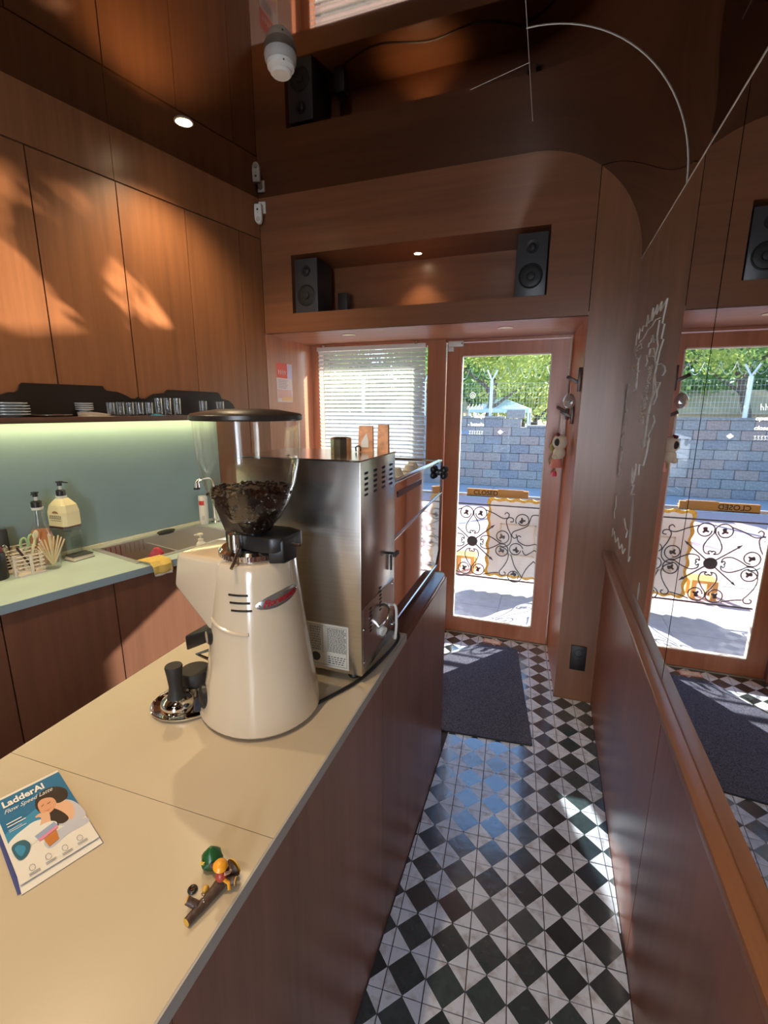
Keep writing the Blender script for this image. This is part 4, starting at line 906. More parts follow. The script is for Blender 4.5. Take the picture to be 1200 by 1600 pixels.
MB().lathe([(0, 0), (0.022, 0), (0.022, 0.06), (0.017, 0.068), (0.017, 0.158), (0.015, 0.162), (0, 0.162)], 24).build('body', BLACKM, bk, smooth=True)
MB().lathe([(0.0175, 0.066), (0.0178, 0.070), (0.0175, 0.074)], 24).build('ring', STEEL2, bk, smooth=True)
jr = thing('black_jar', 'glossy black jar cut by the left edge of the picture', 'jar', cpx(-2, 0.125), 0)
MB().lathe([(0, 0), (0.030, 0), (0.032, 0.005), (0.031, 0.095), (0.027, 0.102), (0, 0.102)], 28).build('body', BLACK, jr, smooth=True)
MB().lathe([(0, 0.102), (0.024, 0.102), (0.024, 0.116), (0, 0.118)], 24).build('lid', mat('plum_lid', (0.18, 0.02, 0.07), 0.4), jr, smooth=True)
# by the tap
wb = thing('cleaner_bottle', 'white cylinder bottle with a red label beside the tap', 'bottle', cpx(320, 0.045), 0)
MB().lathe([(0, 0), (0.022, 0), (0.0235, 0.004), (0.0235, 0.146), (0.021, 0.156), (0, 0.157)], 28).build('body', mat('cream_plastic', (0.80, 0.74, 0.66), 0.35), wb, smooth=True)
lr = MB(); n = 10; a0 = -1.95
vs = [(0.0239 * math.cos(a0 + 1.3 * k / n), 0.0239 * math.sin(a0 + 1.3 * k / n), z) for z in (0.108, 0.132) for k in range(n + 1)]
lr.add(vs, [(k, k + 1, n + 2 + k, n + 1 + k) for k in range(n)]).build('red_label', RED, wb)
MB().tube([(0.0241 * math.cos(-1.2 + 0.3 * t), 0.0241 * math.sin(-1.2 + 0.3 * t), z) for t, z in ((0, .03), (1, .03), (1, .05), (0, .05), (0, .03))], 0.0007, 4).build('label_mark', INK, wb)
sp_ = thing('soap_pump', 'cream soap dispenser with a pump beside the right basin', 'soap dispenser', cpos(-0.85, 0.408), ang + 2.4)
MB().lathe([(0, 0), (0.020, 0), (0.021, 0.004), (0.019, 0.022), (0.011, 0.030), (0.010, 0.034), (0, 0.034)], 24).build('bottle', mat('cream_pump', (0.80, 0.72, 0.55), 0.35), sp_, smooth=True)
mb = MB().lathe([(0, 0.034), (0.012, 0.034), (0.012, 0.042), (0.004, 0.044), (0.004, 0.056), (0.012, 0.058), (0.012, 0.066), (0, 0.067)], 20); mb.tube([(0, 0, 0.062), (0.026, 0, 0.060)], 0.0035, 8)
mb.build('pump_head', MATS['cream_pump'], sp_, smooth=True)
# in the sink
SB = SZ
tag(MB().lathe([(0, 0), (0.030, 0), (0.045, 0.02), (0.050, 0.155), (0.048, 0.155), (0.043, 0.022), (0, 0.004)], 28).build('glass_pitcher', CUPG, smooth=True, loc=wl_pt(-1.03, 0.30, SB)), 'clear glass pitcher standing in the left basin', 'pitcher')
rc = MB(); random.seed(4); n = 14; vs = [(0, 0, 0.19)]
for i, (r, z) in enumerate(((0.014, 0.185), (0.024, 0.165), (0.032, 0.14), (0.030, 0.10), (0.034, 0.04), (0.034, 0.0))):
    for k in range(n):
        a = 2 * math.pi * k / n; rr = r * (1 + 0.28 * math.sin(3 * a + i) * (1 if i < 5 else 0.4) + random.uniform(-0.12, 0.12)); vs.append((rr * math.cos(a), rr * math.sin(a), z))
fs = [(0, 1 + k, 1 + (k + 1) % n) for k in range(n)] + [(1 + i * n + k, 1 + (i + 1) * n + k, 1 + (i + 1) * n + (k + 1) % n, 1 + i * n + (k + 1) % n) for i in range(5) for k in range(n)] + [list(range(1 + 5 * n, 1 + 6 * n))]
tag(rc.add(vs, fs).build('crumpled_pouch', mat('crimson_pouch', (0.50, 0.03, 0.06), 0.4), smooth=True, loc=wl_pt(-0.965, 0.245, SB)), 'crumpled crimson pouch standing in the left basin', 'pouch')
brush = thing('scrub_brush', 'dark oval scrub brush on the back rim of the right basin', 'brush', wl_pt(-0.80, SO0 + 0.022, CZ + 0.0035), ang)
MB().ball((0, 0, 0.012), (0.050, 0.018, 0.009), 18, 8).build('back', BLACK, brush, smooth=True)
MB().lathe([(0, 0), (0.040, 0), (0.043, 0.010), (0, 0.011)], 20, ex=1.0, ey=0.36).build('bristles', BLACKM, brush)
# yellow cloth over the worktop edge
YC = mat('yellow_cloth', (0.72, 0.50, 0.12), 0.85, var=0.08, scale=60); YC2 = mat('pale_cloth', (0.78, 0.74, 0.62), 0.85)
cl0 = ixf(-1.085)
def cloth(nm, m, w, drop, off, ph, par):
    mb = MB(); nu, nv = 12, 14; vs = []
    for j in range(nv + 1):
        t = j / nv * (0.075 + drop)
        for i in range(nu + 1):
            u = (i / nu - 0.5) * w * (1 - 0.18 * j / nv)
            wob = 0.004 * math.sin(4.6 * i / nu + ph + 2 * j / nv)
            if t < 0.075: o_, z_ = -0.075 + t, 0.004 + off * 1.0 + max(0, wob) * 0.6
            else: o_, z_ = 0.006 + off + abs(wob) * (1.0 + j / nv), 0.002 - (t - 0.075)
            p = cl0 + fd * (u + (0.012 * j / nv)) + fn_ * o_; vs.append((p.x, p.y, CZ + z_))
    o = mb.add(vs, [(j * (nu + 1) + i, j * (nu + 1) + i + 1, (j + 1) * (nu + 1) + i + 1, (j + 1) * (nu + 1) + i) for j in range(nv) for i in range(nu)]).build(nm, m, par, smooth=True)
    sd = o.modifiers.new('thickness', 'SOLIDIFY'); sd.thickness = 0.0018; return o
ct = thing('cleaning_cloth', 'folded yellow cloth hanging over the mint worktop edge at the sink', 'cloth')
cloth('under_layer', YC2, 0.085, 0.050, 0.0022, 1.2, ct); cloth('upper_layer', YC, 0.095, 0.040, 0.007, 0.3, ct)
# ================================================================== BROCHURE
q = [onz(*p, BZ) for p in ((36, 1386), (158, 1310), (88, 1207), (-20, 1260))]      # BL BR TR TL
bu = (q[1] - q[0] + q[2] - q[3]) * 0.5; bv = (q[3] - q[0] + q[2] - q[1]) * 0.5
bwid, bhei = bu.length, bv.length; bu.normalize(); bv = (bv - bu * bv.dot(bu)).normalized()
org = (q[0] + q[1] + q[2] + q[3]) / 4 - bu * bwid / 2 - bv * bhei / 2
br = thing('folded_brochure', 'blue and white folded brochure with a smiling woman lying on the bar', 'brochure')
def bp(u, v, o=0.0): return org + bu * (u * bwid) + bv * (v * bhei) + Vector((0, 0, 0.0035 + 0.0022 * max(0.0, 1 - v) + o))
def leaf(nm, m, u0, u1, v0, v1, o, th=0.0006, par=br):
    a = [bp(u0, v0, o), bp(u1, v0, o), bp(u1, v1, o), bp(u0, v1, o)]; return MB().hexa([p - Vector((0, 0, th)) for p in a], a).build(nm, m, par)
NAVY = mat('navy_inside', (0.04, 0.06, 0.25), 0.4)
MB().hexa([org + Vector((0, 0, 0.0002)), org + bu * bwid * 1.02 - bv * 0.012 + Vector((0, 0, .0002)), org + bu * bwid + bv * bhei + Vector((0, 0, .0002)), org + bv * bhei + Vector((0, 0, .0002))],
          [org - bv * 0.010 - bu * 0.006 + Vector((0, 0, 0.0012)), org + bu * bwid * 1.02 - bv * 0.010 + Vector((0, 0, .0012)), org + bu * bwid + bv * bhei + Vector((0, 0, .0016)), org + bv * bhei - bu * 0.004 + Vector((0, 0, .0016))]).build('back_leaf', NAVY, br)
MB().hexa([org - bv * 0.014 - bu * 0.002 + Vector((0, 0, 0.00125)), org + bu * bwid * 1.01 - bv * 0.012 + Vector((0, 0, .00125)), org + bu * bwid + bv * 0.02 + Vector((0, 0, .0014)), org + bv * 0.02 + Vector((0, 0, .0014))],
          [org - bv * 0.014 - bu * 0.002 + Vector((0, 0, 0.0017)), org + bu * bwid * 1.01 - bv * 0.012 + Vector((0, 0, .0017)), org + bu * bwid + bv * 0.02 + Vector((0, 0, .0019)), org + bv * 0.02 + Vector((0, 0, .0019))]).build('inner_leaf', PAPER, br)
cov = leaf('cover_leaf', mat('brochure_white', (0.80, 0.78, 0.76), 0.3), 0, 1, 0, 1, 0)
PR = {k: mat('print_' + k, c, 0.35) for k, c in dict(blue=(0.005, 0.15, 0.36), sky=(0.03, 0.26, 0.50), cloud=(0.78, 0.80, 0.82), hair=(0.025, 0.012, 0.01), skin=(0.72, 0.36, 0.22), arm=(0.76, 0.46, 0.31), shirt=(0.55, 0.56, 0.68), drink=(0.30, 0.38, 0.62), pink=(0.78, 0.25, 0.42), cupo=(0.55, 0.19, 0.04), leafb=(0.02, 0.12, 0.20), shade=(0.52, 0.55, 0.68), ink=(0.25, 0.27, 0.33), lip=(0.45, 0.12, 0.09)).items()}
plev = [0.00012]
def prn(k, pts):
    plev[0] += 0.00006
    MB().prism([bp(u, v, plev[0]) for u, v in pts], (0, 0, 0.00005)).build('print_shape', PR[k], cov)
def blob(k, pts):
    if k in ('hair', 'skin', 'arm', 'shirt'): pts = [(u, v - 0.045) for u, v in pts]
    prn(k, [(p.x, p.y) for p in spline([Vector((u, v, 0)) for u, v in pts], 5, closed=True)])
prn('blue', [(0.04, 0.42), (0.30, 0.34), (1, 0.34), (1, 0.97), (0.04, 0.97)])
prn('sky', [(0.04, 0.42), (0.30, 0.36), (0.55, 0.36), (0.70, 0.70), (0.35, 0.62), (0.04, 0.55)])
blob('cloud', [(0.03, 0.42), (0.12, 0.47), (0.25, 0.50), (0.42, 0.52), (0.60, 0.46), (0.62, 0.34), (0.30, 0.30), (0.04, 0.30)])
blob('shade', [(0.42, 0.26), (0.70, 0.30), (0.98, 0.26), (0.98, 0.20), (0.70, 0.20), (0.45, 0.16)])
blob('shirt', [(0.80, 0.62), (0.92, 0.60), (1.0, 0.48), (1.0, 0.33), (0.78, 0.33), (0.66, 0.40)])
blob('arm', [(0.62, 0.50), (0.66, 0.66), (0.80, 0.66), (0.93, 0.55), (0.86, 0.38), (0.70, 0.42)])
blob('hair', [(0.56, 0.60), (0.50, 0.70), (0.56, 0.82), (0.70, 0.87), (0.86, 0.84), (0.96, 0.74), (0.92, 0.64), (0.80, 0.62), (0.70, 0.66)])
blob('hair', [(0.60, 0.56), (0.66, 0.62), (0.76, 0.52), (0.80, 0.40), (0.70, 0.38), (0.60, 0.46)])
blob('skin', [(0.53, 0.62), (0.54, 0.73), (0.62, 0.77), (0.74, 0.73), (0.76, 0.64), (0.68, 0.58), (0.58, 0.57)])
prn('lip', [(0.57, 0.580), (0.62, 0.561), (0.68, 0.577), (0.62, 0.553)])
prn('hair', [(0.57, 0.645), (0.61, 0.655), (0.61, 0.649), (0.57, 0.638)]); prn('hair', [(0.65, 0.64), (0.70, 0.645), (0.70, 0.638), (0.65, 0.633)])
blob('arm', [(0.44, 0.60), (0.50, 0.62), (0.56, 0.60), (0.62, 0.58), (0.60, 0.50), (0.56, 0.40), (0.46, 0.40), (0.42, 0.45), (0.48, 0.52), (0.50, 0.57)])
blob('cloud', [(0.30, 0.40), (0.45, 0.44), (0.60, 0.42), (0.64, 0.36), (0.50, 0.30), (0.32, 0.32)])
prn('drink', [(0.34, 0.36), (0.62, 0.40), (0.64, 0.35), (0.36, 0.31)]); prn('pink', [(0.36, 0.31), (0.64, 0.35), (0.63, 0.32), (0.37, 0.28)])
prn('cupo', [(0.42, 0.28), (0.60, 0.31), (0.58, 0.20), (0.44, 0.18)])
blob('leafb', [(0.05, 0.36), (0.12, 0.40), (0.22, 0.38), (0.26, 0.30), (0.18, 0.22), (0.08, 0.22)])
blob('sky', [(0.08, 0.34), (0.14, 0.36), (0.20, 0.30), (0.12, 0.24)])
for k in range(4):
    u = 0.18 + 0.205 * k; v = 0.085 + 0.01 * (k % 2)
    plev[0] += 0.00001
    MB().tube([bp(u + 0.035 * math.cos(t * 0.6), v + 0.030 * math.sin(t * 0.6), 0.001) for t in range(11)], 0.00035, 4).build('print_icon', PR['ink'], cov)
    for r in range(2): prn('ink', [(u - 0.06, v - 0.045 - 0.015 * r), (u + 0.07, v - 0.045 - 0.015 * r), (u + 0.07, v - 0.051 - 0.015 * r), (u - 0.06, v - 0.051 - 0.015 * r)])
WP = mat('print_white', (0.88, 0.88, 0.88), 0.4)
def bl(u0, v0): return lambda u, v, w: org + bu * (u0 * bwid + u) + bv * (v0 * bhei + v * 1.5) + Vector((0, 0, 0.0035 + 0.0022 * max(0, 1 - v0) + 0.0014 + w * 0.1))
lettering('lettering', 'LadderAI', 0.0165, WP, cov, bl(0.135, 0.845), bold=0.0005)
lettering('lettering', 'Flow Speed Latte', 0.0100, WP, cov, bl(0.12, 0.765), shear=0.45)
for k, (L, v) in enumerate(((0.20, 0.635), (0.24, 0.60), (0.17, 0.56), (0.22, 0.54))): 
    plev[0] = 0.0013; h_ = 0.011 if k < 2 else 0.005
    MB().prism([bp(0.10, v, 0.0013), bp(0.10 + L, v, 0.0013), bp(0.10 + L, v + h_, 0.0013), bp(0.10, v + h_, 0.0013)], (0, 0, 0.0001)).build('print_line', WP, cov)
# ================================================================== TOY LOG WITH FIGURE, TREE, WHEEL
BARK = mat('toy_bark', (0.075, 0.042, 0.032), 0.5, var=0.4, scale=160, bump=0.4); CUT = mat('toy_cut_wood', (0.72, 0.40, 0.06), 0.45, var=0.2, scale=200)
tA, tB = onz(292, 1447, BZ), onz(370, 1362, BZ); td = (tB - tA); tl = td.length; ta = math.atan2(td.y, td.x)
lg = thing('toy_log', 'small toy tree trunk lying on the worktop edge with yellow cut ends', 'toy', tA, ta)
MB().tube([(0.0, 0, 0.0065), (0.022, 0, 0.007), (0.05, 0.0, 0.0085), (0.072, 0.002, 0.010), (tl - 0.004, 0, 0.0135)], [0.0058, 0.0068, 0.008, 0.0098, 0.0135], 14).build('trunk', BARK, lg, smooth=True)
MB().cyl((-0.0008, 0, 0.0065), (0.0, 0, 0.0065), 0.0056, n=16).build('cut_end', CUT, lg)
MB().cyl((tl - 0.0045, 0, 0.0135), (tl - 0.003, 0, 0.0135), 0.0125, n=16).build('cut_end', CUT, lg)
bb = MB().tube([(0.020, 0.004, 0.010), (0.014, 0.016, 0.018)], [0.0060, 0.0055], 12).build('branch', BARK, lg, smooth=True)
MB().cyl((0.014, 0.016, 0.018), (0.0135, 0.0169, 0.0186), 0.0053, n=14).build('cut_end', CUT, bb)
MB().ball((0.040, 0.010, 0.012), (0.0055, 0.004, 0.006)).build('knot', CUT, lg, smooth=True)
b3 = MB().tube([(tl - 0.025, -0.006, 0.014), (tl - 0.018, -0.018, 0.013)], [0.006, 0.0055], 12).build('branch', BARK, lg, smooth=True)
MB().cyl((tl - 0.018, -0.018, 0.013), (tl - 0.0175, -0.0189, 0.013), 0.0060, n=14).build('cut_end', CUT, b3)
for k in range(5): MB().ball((0.026 + 0.0015 * k, -0.004 + 0.003 * k, 0.0158 - abs(k - 2) * 0.0007), 0.0010, 8, 5).build('stud', CHROME, lg, smooth=True)
fg = thing('toy_figure', 'tiny toy figure in an orange cap and red shirt straddling the log', 'toy', tA + td.normalized() * 0.060 + Vector((0, 0, 0.017)), ta - 0.2)
TR = mat('toy_red', (0.45, 0.06, 0.035), 0.4); TO_ = mat('toy_orange', (0.85, 0.36, 0.02), 0.35); TS = mat('toy_skin', (0.75, 0.48, 0.32), 0.45)
tor = MB().lathe([(0, 0), (0.0075, 0.001), (0.0085, 0.005), (0.0065, 0.011), (0.003, 0.0145), (0, 0.015)], 16).build('torso', TR, fg, smooth=True)
hd = MB().ball((0.001, 0, 0.0195), (0.0062, 0.006, 0.0062)).build('head', TS, fg, smooth=True)
MB().lathe([(0.0098, 0.0), (0.0105, 0.0012), (0.008, 0.006), (0.0035, 0.0085), (0, 0.009)], 22, M=Matrix.Translation((0.0, 0, 0.0215)) @ Matrix.Rotation(0.25, 4, 'X')).build('cap', TO_, fg, smooth=True)
for s_ in (-1, 1):
    MB().tube([(0.001, s_ * 0.006, 0.002), (0.004, s_ * 0.0135, -0.001), (0.003, s_ * 0.0150, -0.010)], [0.0030, 0.0028, 0.0024], 8).build('leg', TO_, fg, smooth=True)
    MB().tube([(0.002, s_ * 0.0065, 0.011), (0.009, s_ * 0.007, 0.008), (0.013, s_ * 0.004, 0.006)], [0.0024, 0.0022, 0.002], 8).build('arm', TS, fg, smooth=True)
    MB().ball((0.0066, s_ * 0.0022, 0.0205), 0.0009, 8, 5).build('eye', BLACK, hd, smooth=True)
MB().ball((0.0074, 0, 0.0188), 0.0010, 8, 5).build('nose', TS, hd, smooth=True)
tp_ = thing('toy_bush', 'small green toy bush with a yellow star beside the log', 'toy', onz(332, 1352, BZ), 0.4)
mb = MB(); random.seed(8); n, m_ = 16, 10; vs = []
for i in range(m_ + 1):
    for k in range(n):
        t = i / m_; r = 0.0175 * math.sin(math.pi * min(0.97, 0.16 + 0.82 * t)) ** 0.8 * (1 - 0.25 * t) * (1 + random.uniform(-0.12, 0.12)); a = 2 * math.pi * k / n
        vs.append((r * math.cos(a), r * math.sin(a), 0.034 * t))
mb.add(vs, [(i * n + k, i * n + (k + 1) % n, (i + 1) * n + (k + 1) % n, (i + 1) * n + k) for i in range(m_) for k in range(n)] + [list(range(n))[::-1], list(range(m_ * n, m_ * n + n))])
mb.build('foliage', mat('toy_green', (0.012, 0.095, 0.022), 0.35), tp_, smooth=True)
MB().prism([Vector((-0.0115 + 0.002, -0.0125, 0.020)) + Vector(((0.004 if t % 2 == 0 else 0.0018) * math.sin(t * math.pi / 5), 0, (0.004 if t % 2 == 0 else 0.0018) * math.cos(t * math.pi / 5))) for t in range(10)], (-0.0008, -0.0016, 0)).build('star', mat('toy_yellow', (0.85, 0.62, 0.12), 0.4), tp_)
MB().ball((0.006, -0.0165, 0.018), 0.0042, 12, 8).build('dark_knob', BARK, tp_, smooth=True)
tw = thing('toy_tyre_ring', 'tiny black toy tyre lying loose beside the log', 'toy', onz(301, 1392, BZ), 0.6)
MB().tube([(0.0048 * math.cos(t * math.pi / 8), 0.0048 * math.sin(t * math.pi / 8), 0.0026) for t in range(16)], 0.0024, 8, closed=True).build('tyre', BLACK, tw, smooth=True)
MB().cyl((0, 0, 0.0006), (0, 0, 0.004), 0.0028, n=12).build('hub', CHROME, tw, smooth=True)
# ================================================================== LAMPS AND CEILING FIXTURES
WARM = (1.0, 0.76, 0.47)
def downlight(loc, lab, lit=0.0, r=0.030, cone=100, blend=0.6):
    t = thing('recessed_downlight', lab, 'ceiling light', loc, 0, 'recessed downlights')
    MB().lathe([(r * 1.12, 0.0), (r * 1.14, -0.003), (r * 0.95, -0.004), (r * 0.9, 0.0)], 28).build('trim_ring', mat('ring_%s' % lab[:14].replace(' ', '_'), (0.62, 0.54, 0.42), 0.35, 0.6), t, smooth=True)
    MB().lathe([(0, -0.0022), (r * 0.92, -0.0022), (r * 0.92, -0.0008), (0, -0.0008)], 24).build('lens', BEAM if lit else OFFL, t)
    if lit:
        l_ = lamp('downlight_lamp', 'SPOT', (0, 0, -0.012), lit, WARM, spot_size=math.radians(cone), spot_blend=blend, shadow_soft_size=0.02); l_.parent = t
    return t
downlight(onz(287, 190, ZC), 'lit round ceiling downlight near the left wood wall', 42.0, 0.034, 125, 0.8)
downlight((-1.54, 0.75, ZC), 'lit ceiling downlight above the mint worktop, outside the frame', 26.0, 0.034, 125, 0.8)  # extra unseen downlight, put in to light the left counter
downlight((-0.72, 0.25, ZC), 'lit ceiling downlight above the ivory bar worktop, outside the frame', 42.0, 0.034, 110, 0.7)  # extra unseen downlight that lights the bar top
downlight((-0.72, -0.9, ZC), 'lit ceiling downlight at the rear end of the bar, outside the frame', 36.0, 0.034, 110, 0.7)  # another unseen extra lamp for the bar, behind the camera
nl = ony(650, 391, 2.70); downlight((nl.x, 2.74, NZ1), 'small lit downlight in the top of the speaker niche', 5.5, 0.022, 95, 0.7)
for px, py, w in ((545, 523, 'window'), (790, 512, 'door')):
    p = onz(px, py, ZS); downlight((p.x, p.y, ZS), 'unlit downlight in the soffit before the %s' % w, 0.0, 0.036)
# smoke detector
sd_ = thing('smoke_detector', 'white round smoke detector on the mirrored ceiling', 'smoke detector', onz(438, 84, ZC))
MB().lathe([(0, 0), (0.052, 0), (0.054, -0.006), (0.052, -0.022), (0.046, -0.030), (0, -0.030)], 36).build('base', mat('detector_base', (0.42, 0.40, 0.38), 0.5), sd_, smooth=True)
MB().lathe([(0.046, -0.030), (0.045, -0.042), (0.036, -0.050), (0.036, -0.056), (0.030, -0.062), (0, -0.063)], 36).build('sensing_dome', WHITE, sd_, smooth=True)
MB().ball((0.030, -0.032, -0.040), 0.003, 8, 6).build('indicator', GAP, sd_)
# motion sensor in the corner
ms = thing('motion_sensor', 'white motion sensor on a bracket in the bulkhead corner', 'motion sensor', ony(404, 335, YB - 0.055), 0.25)
mv = [(-0.020, 0.050), (0.020, 0.050), (0.022, 0.0), (0.020, -0.030), (0.012, -0.046), (0.0, -0.050), (-0.012, -0.046), (-0.020, -0.030), (-0.022, 0.0)]
MB().prism([Vector((x, -0.014, z)) for x, z in mv], (0, 0.028, 0)).build('casing', WHITE, ms, bevel=0.006, seg=3)
MB().lathe([(0, 0.004), (0.010, 0.003), (0.013, 0.0)], 20, M=Matrix.Translation((0, -0.014, -0.028)) @ Matrix.Rotation(math.pi / 2, 4, 'X')).build('lens', mat('sensor_lens', (0.62, 0.55, 0.50), 0.35), ms, smooth=True)
MB().box(-0.006, 0.004, -0.0152, -0.0138, 0.016, 0.026).build('maker_mark', INK, ms); MB().box(-0.003, 0.003, -0.0152, -0.0138, 0.004, 0.006).build('indicator', RED, ms)
MB().tube([(0, 0.008, 0.040), (0.006, 0.030, 0.058), (0.008, 0.052, 0.058)], 0.009, 10).build('bracket_arm', WHITE, ms, smooth=True)
MB().box(-0.012, 0.028, 0.040, 0.052, 0.020, 0.080).build('wall_plate', WHITE, ms, bevel=0.003)
# ================================================================== SPEAKERS IN THE NICHE
SPKB = mat('speaker_black', (0.013, 0.013, 0.015), 0.5); SPKF = mat('speaker_front', (0.040, 0.040, 0.045), 0.45); CONE = mat('speaker_cone', (0.008, 0.008, 0.009), 0.55)
def speaker(x, y, rz, lab):
    t = thing('bookshelf_speaker', lab, 'speaker', (x, y, NZ0 + 0.001), rz, 'speakers in the niche')
    w, d, h = 0.072, 0.19, 0.285
    MB().box(-w, w, 0.004, d, 0, h).build('cabinet', SPKB, t, bevel=0.004)
    bf = MB().box(-w, w, -0.004, 0.006, 0.0, h).build('baffle', SPKF, t, bevel=0.003)
    F = Matrix.Rotation(math.pi / 2, 4, 'X')
    def disc(prof, z, nm, m): MB().lathe(prof, 32, M=Matrix.Translation((0, -0.004, z)) @ F).build(nm, m, t, smooth=True)
    disc([(0.058, 0.0), (0.058, 0.003), (0.054, 0.005), (0.050, 0.002), (0.048, 0.003), (0.020, -0.010 + 0.0112), (0.018, 0.006), (0, 0.010)], 0.092, 'woofer', CONE)
    disc([(0.030, 0.0), (0.030, 0.003), (0.018, 0.001), (0.014, 0.004), (0, 0.008)], 0.222, 'tweeter', CONE)
    MB().cyl((0, -0.0135, 0.222), (0, -0.012, 0.222), 0.006, n=14).build('tweeter_cap', BLACK, t, smooth=True)
    return t
speaker(-1.372, YB + 0.012, 0.0, 'black bookshelf speaker at the left end of the niche')
speaker(-0.140, YB + 0.012, 0.0, 'black bookshelf speaker at the right end of the niche')
tag(MB().tube(spline([(-1.29, 2.75, NZ0 + 0.004), (-1.15, 2.66, NZ0 + 0.004), (-0.95, 2.60, NZ0 + 0.004), (-0.70, 2.66, NZ0 + 0.004), (-0.45, 2.63, NZ0 + 0.004), (-0.22, 2.74, NZ0 + 0.004)], 8), 0.0035, 8).build('speaker_cable', BLACK, smooth=True), 'thin black cable lying along the niche floor between the speakers', 'cable')
pb2 = thing('adapter_box', 'small black adapter box behind the left speaker', 'adapter', (-1.20, 2.70, NZ0 + 0.001), 0.0)
MB().box(-0.03, 0.03, -0.03, 0.03, 0, 0.12).build('body', SPKB, pb2, bevel=0.004); MB().cyl((0.03, 0, 0.03), (0.04, 0, 0.03), 0.006, n=10).build('jack', BLACK, pb2)
# ================================================================== BLIND
SLAT = mat('white_slat', (0.80, 0.79, 0.74), 0.4)
def slat_mat():
    m, n, l, b = _nt('translucent_slat'); n2 = m.node_tree.nodes
    tr_ = n2.new('ShaderNodeBsdfTranslucent'); tr_.inputs[0].default_value = (0.62, 0.66, 0.64, 1); mx = n2.new('ShaderNodeMixShader'); mx.inputs[0].default_value = 0.20
    b.inputs['Base Color'].default_value = (0.66, 0.65, 0.60, 1); b.inputs['Roughness'].default_value = 0.4
    l.new(b.outputs[0], mx.inputs[1]); l.new(tr_.outputs[0], mx.inputs[2]); l.new(mx.outputs[0], n['Material Output'].inputs[0]); return m
SLAT = slat_mat()
vb = thing('venetian_blind', 'white horizontal slat blind in front of the shop window', 'blind', (-1.19, YD - 0.045, 0))
BW = 0.395
MB().box(-BW, BW, -0.016, 0.016, 1.995, 2.022).build('head_rail', WHITE, vb, bevel=0.002)
tilt = Matrix.Rotation(math.radians(-54), 4, 'X')
ns = 33; base = None
for k in range(ns):
    z = 1.980 - 0.0275 * k
    if base is None:
        mb = MB(); vs = []
        for i in range(5):
            y = -0.0135 + 0.027 * i / 4; zz = 0.0022 * math.cos(math.pi * (i / 4 - 0.5))
            for x in (-BW + 0.004, BW - 0.004):
                vs.append(tilt @ Vector((x, y, zz)))
        base = mb.add(vs, [(2 * i, 2 * i + 1, 2 * i + 3, 2 * i + 2) for i in range(4)]).build('slat', SLAT, vb, smooth=True); base.location = (0, 0, z)
    else: part_copy(base, vb, (0, 0, z))
for x in (-0.30, 0.0, 0.30):
    for y in (-0.0145, 0.0145): MB().tube([(x, y, 1.995), (x, y, 1.075)], 0.0008, 4).build('ladder_cord', WHITE, vb)
MB().box(-BW, BW, -0.010, 0.010, 1.065, 1.078).build('bottom_rail', WHITE, vb, bevel=0.002)
MB().tube([(-0.345, -0.02, 1.995), (-0.340, -0.022, 1.60), (-0.340, -0.022, 1.30)], 0.0016, 6).build('tilt_wand', WHITE, vb)
for x in (-0.34, 0.33): MB().box(x - 0.01, x + 0.01, -0.02, 0.01, 2.018, 2.034).build('bracket', STEEL2, vb)
# ================================================================== THINGS ON AND BY THE DOOR
SIGNW = wood('sign_oak', (0.78, 0.40, 0.11), 0.5, grain=(3, 40, 40), var=0.12)
sg = thing('closed_sign', 'narrow wooden sliding sign reading CLOSED on the door glass', 'sign', (-0.295, YD + 0.004, 1.053))
MB().box(-0.201, 0.201, -0.006, 0.006, -0.024, 0.020).build('back_plank', SIGNW, sg, bevel=0.001)
MB().box(0.005, 0.170, -0.012, -0.0062, -0.027, 0.026).build('sliding_plate', SIGNW, sg, bevel=0.001)
lettering('lettering', 'CLOSED', 0.044, mat('sign_ink', (0.05, 0.045, 0.03), 0.6), sg, lambda u, v, w: Vector((-0.158 + u, -0.0064 - w, -0.018 + v)), spacing=1.0, bold=0.0007)
MB().box(-0.201, 0.201, -0.008, 0.0065, -0.031, -0.024).build('support_ledge', STEEL2, sg)
ds = thing('door_contact_sensor', 'white door contact sensor box at the top corner of the door', 'door sensor', ony(712, 537, YD - 0.02))
MB().box(-0.045, 0.052, -0.014, 0.015, -0.020, 0.014).build('transmitter', WHITE, ds, bevel=0.003); MB().box(-0.045, -0.010, -0.012, 0.015, -0.048, -0.021).build('magnet', WHITE, ds, bevel=0.002)
MB().box(0.040, 0.046, -0.0148, -0.0138, -0.006, 0.004).build('indicator', INK, ds)
pk = onz(769, 1003, 0)
dc = thing('floor_card', 'small pink printed card lying on the tiles at the door', 'card', (pk.x, YD - 0.07, 0.0), -0.12)
MB().box(-0.062, 0.062, -0.028, 0.028, 0.001, 0.005).build('card', mat('pink_card', (0.72, 0.36, 0.30), 0.5), dc); MB().box(-0.052, 0.052, -0.020, 0.020, 0.0051, 0.0056).build('print_panel', mat('card_print', (0.82, 0.66, 0.55), 0.5, var=0.3, scale=80), dc)
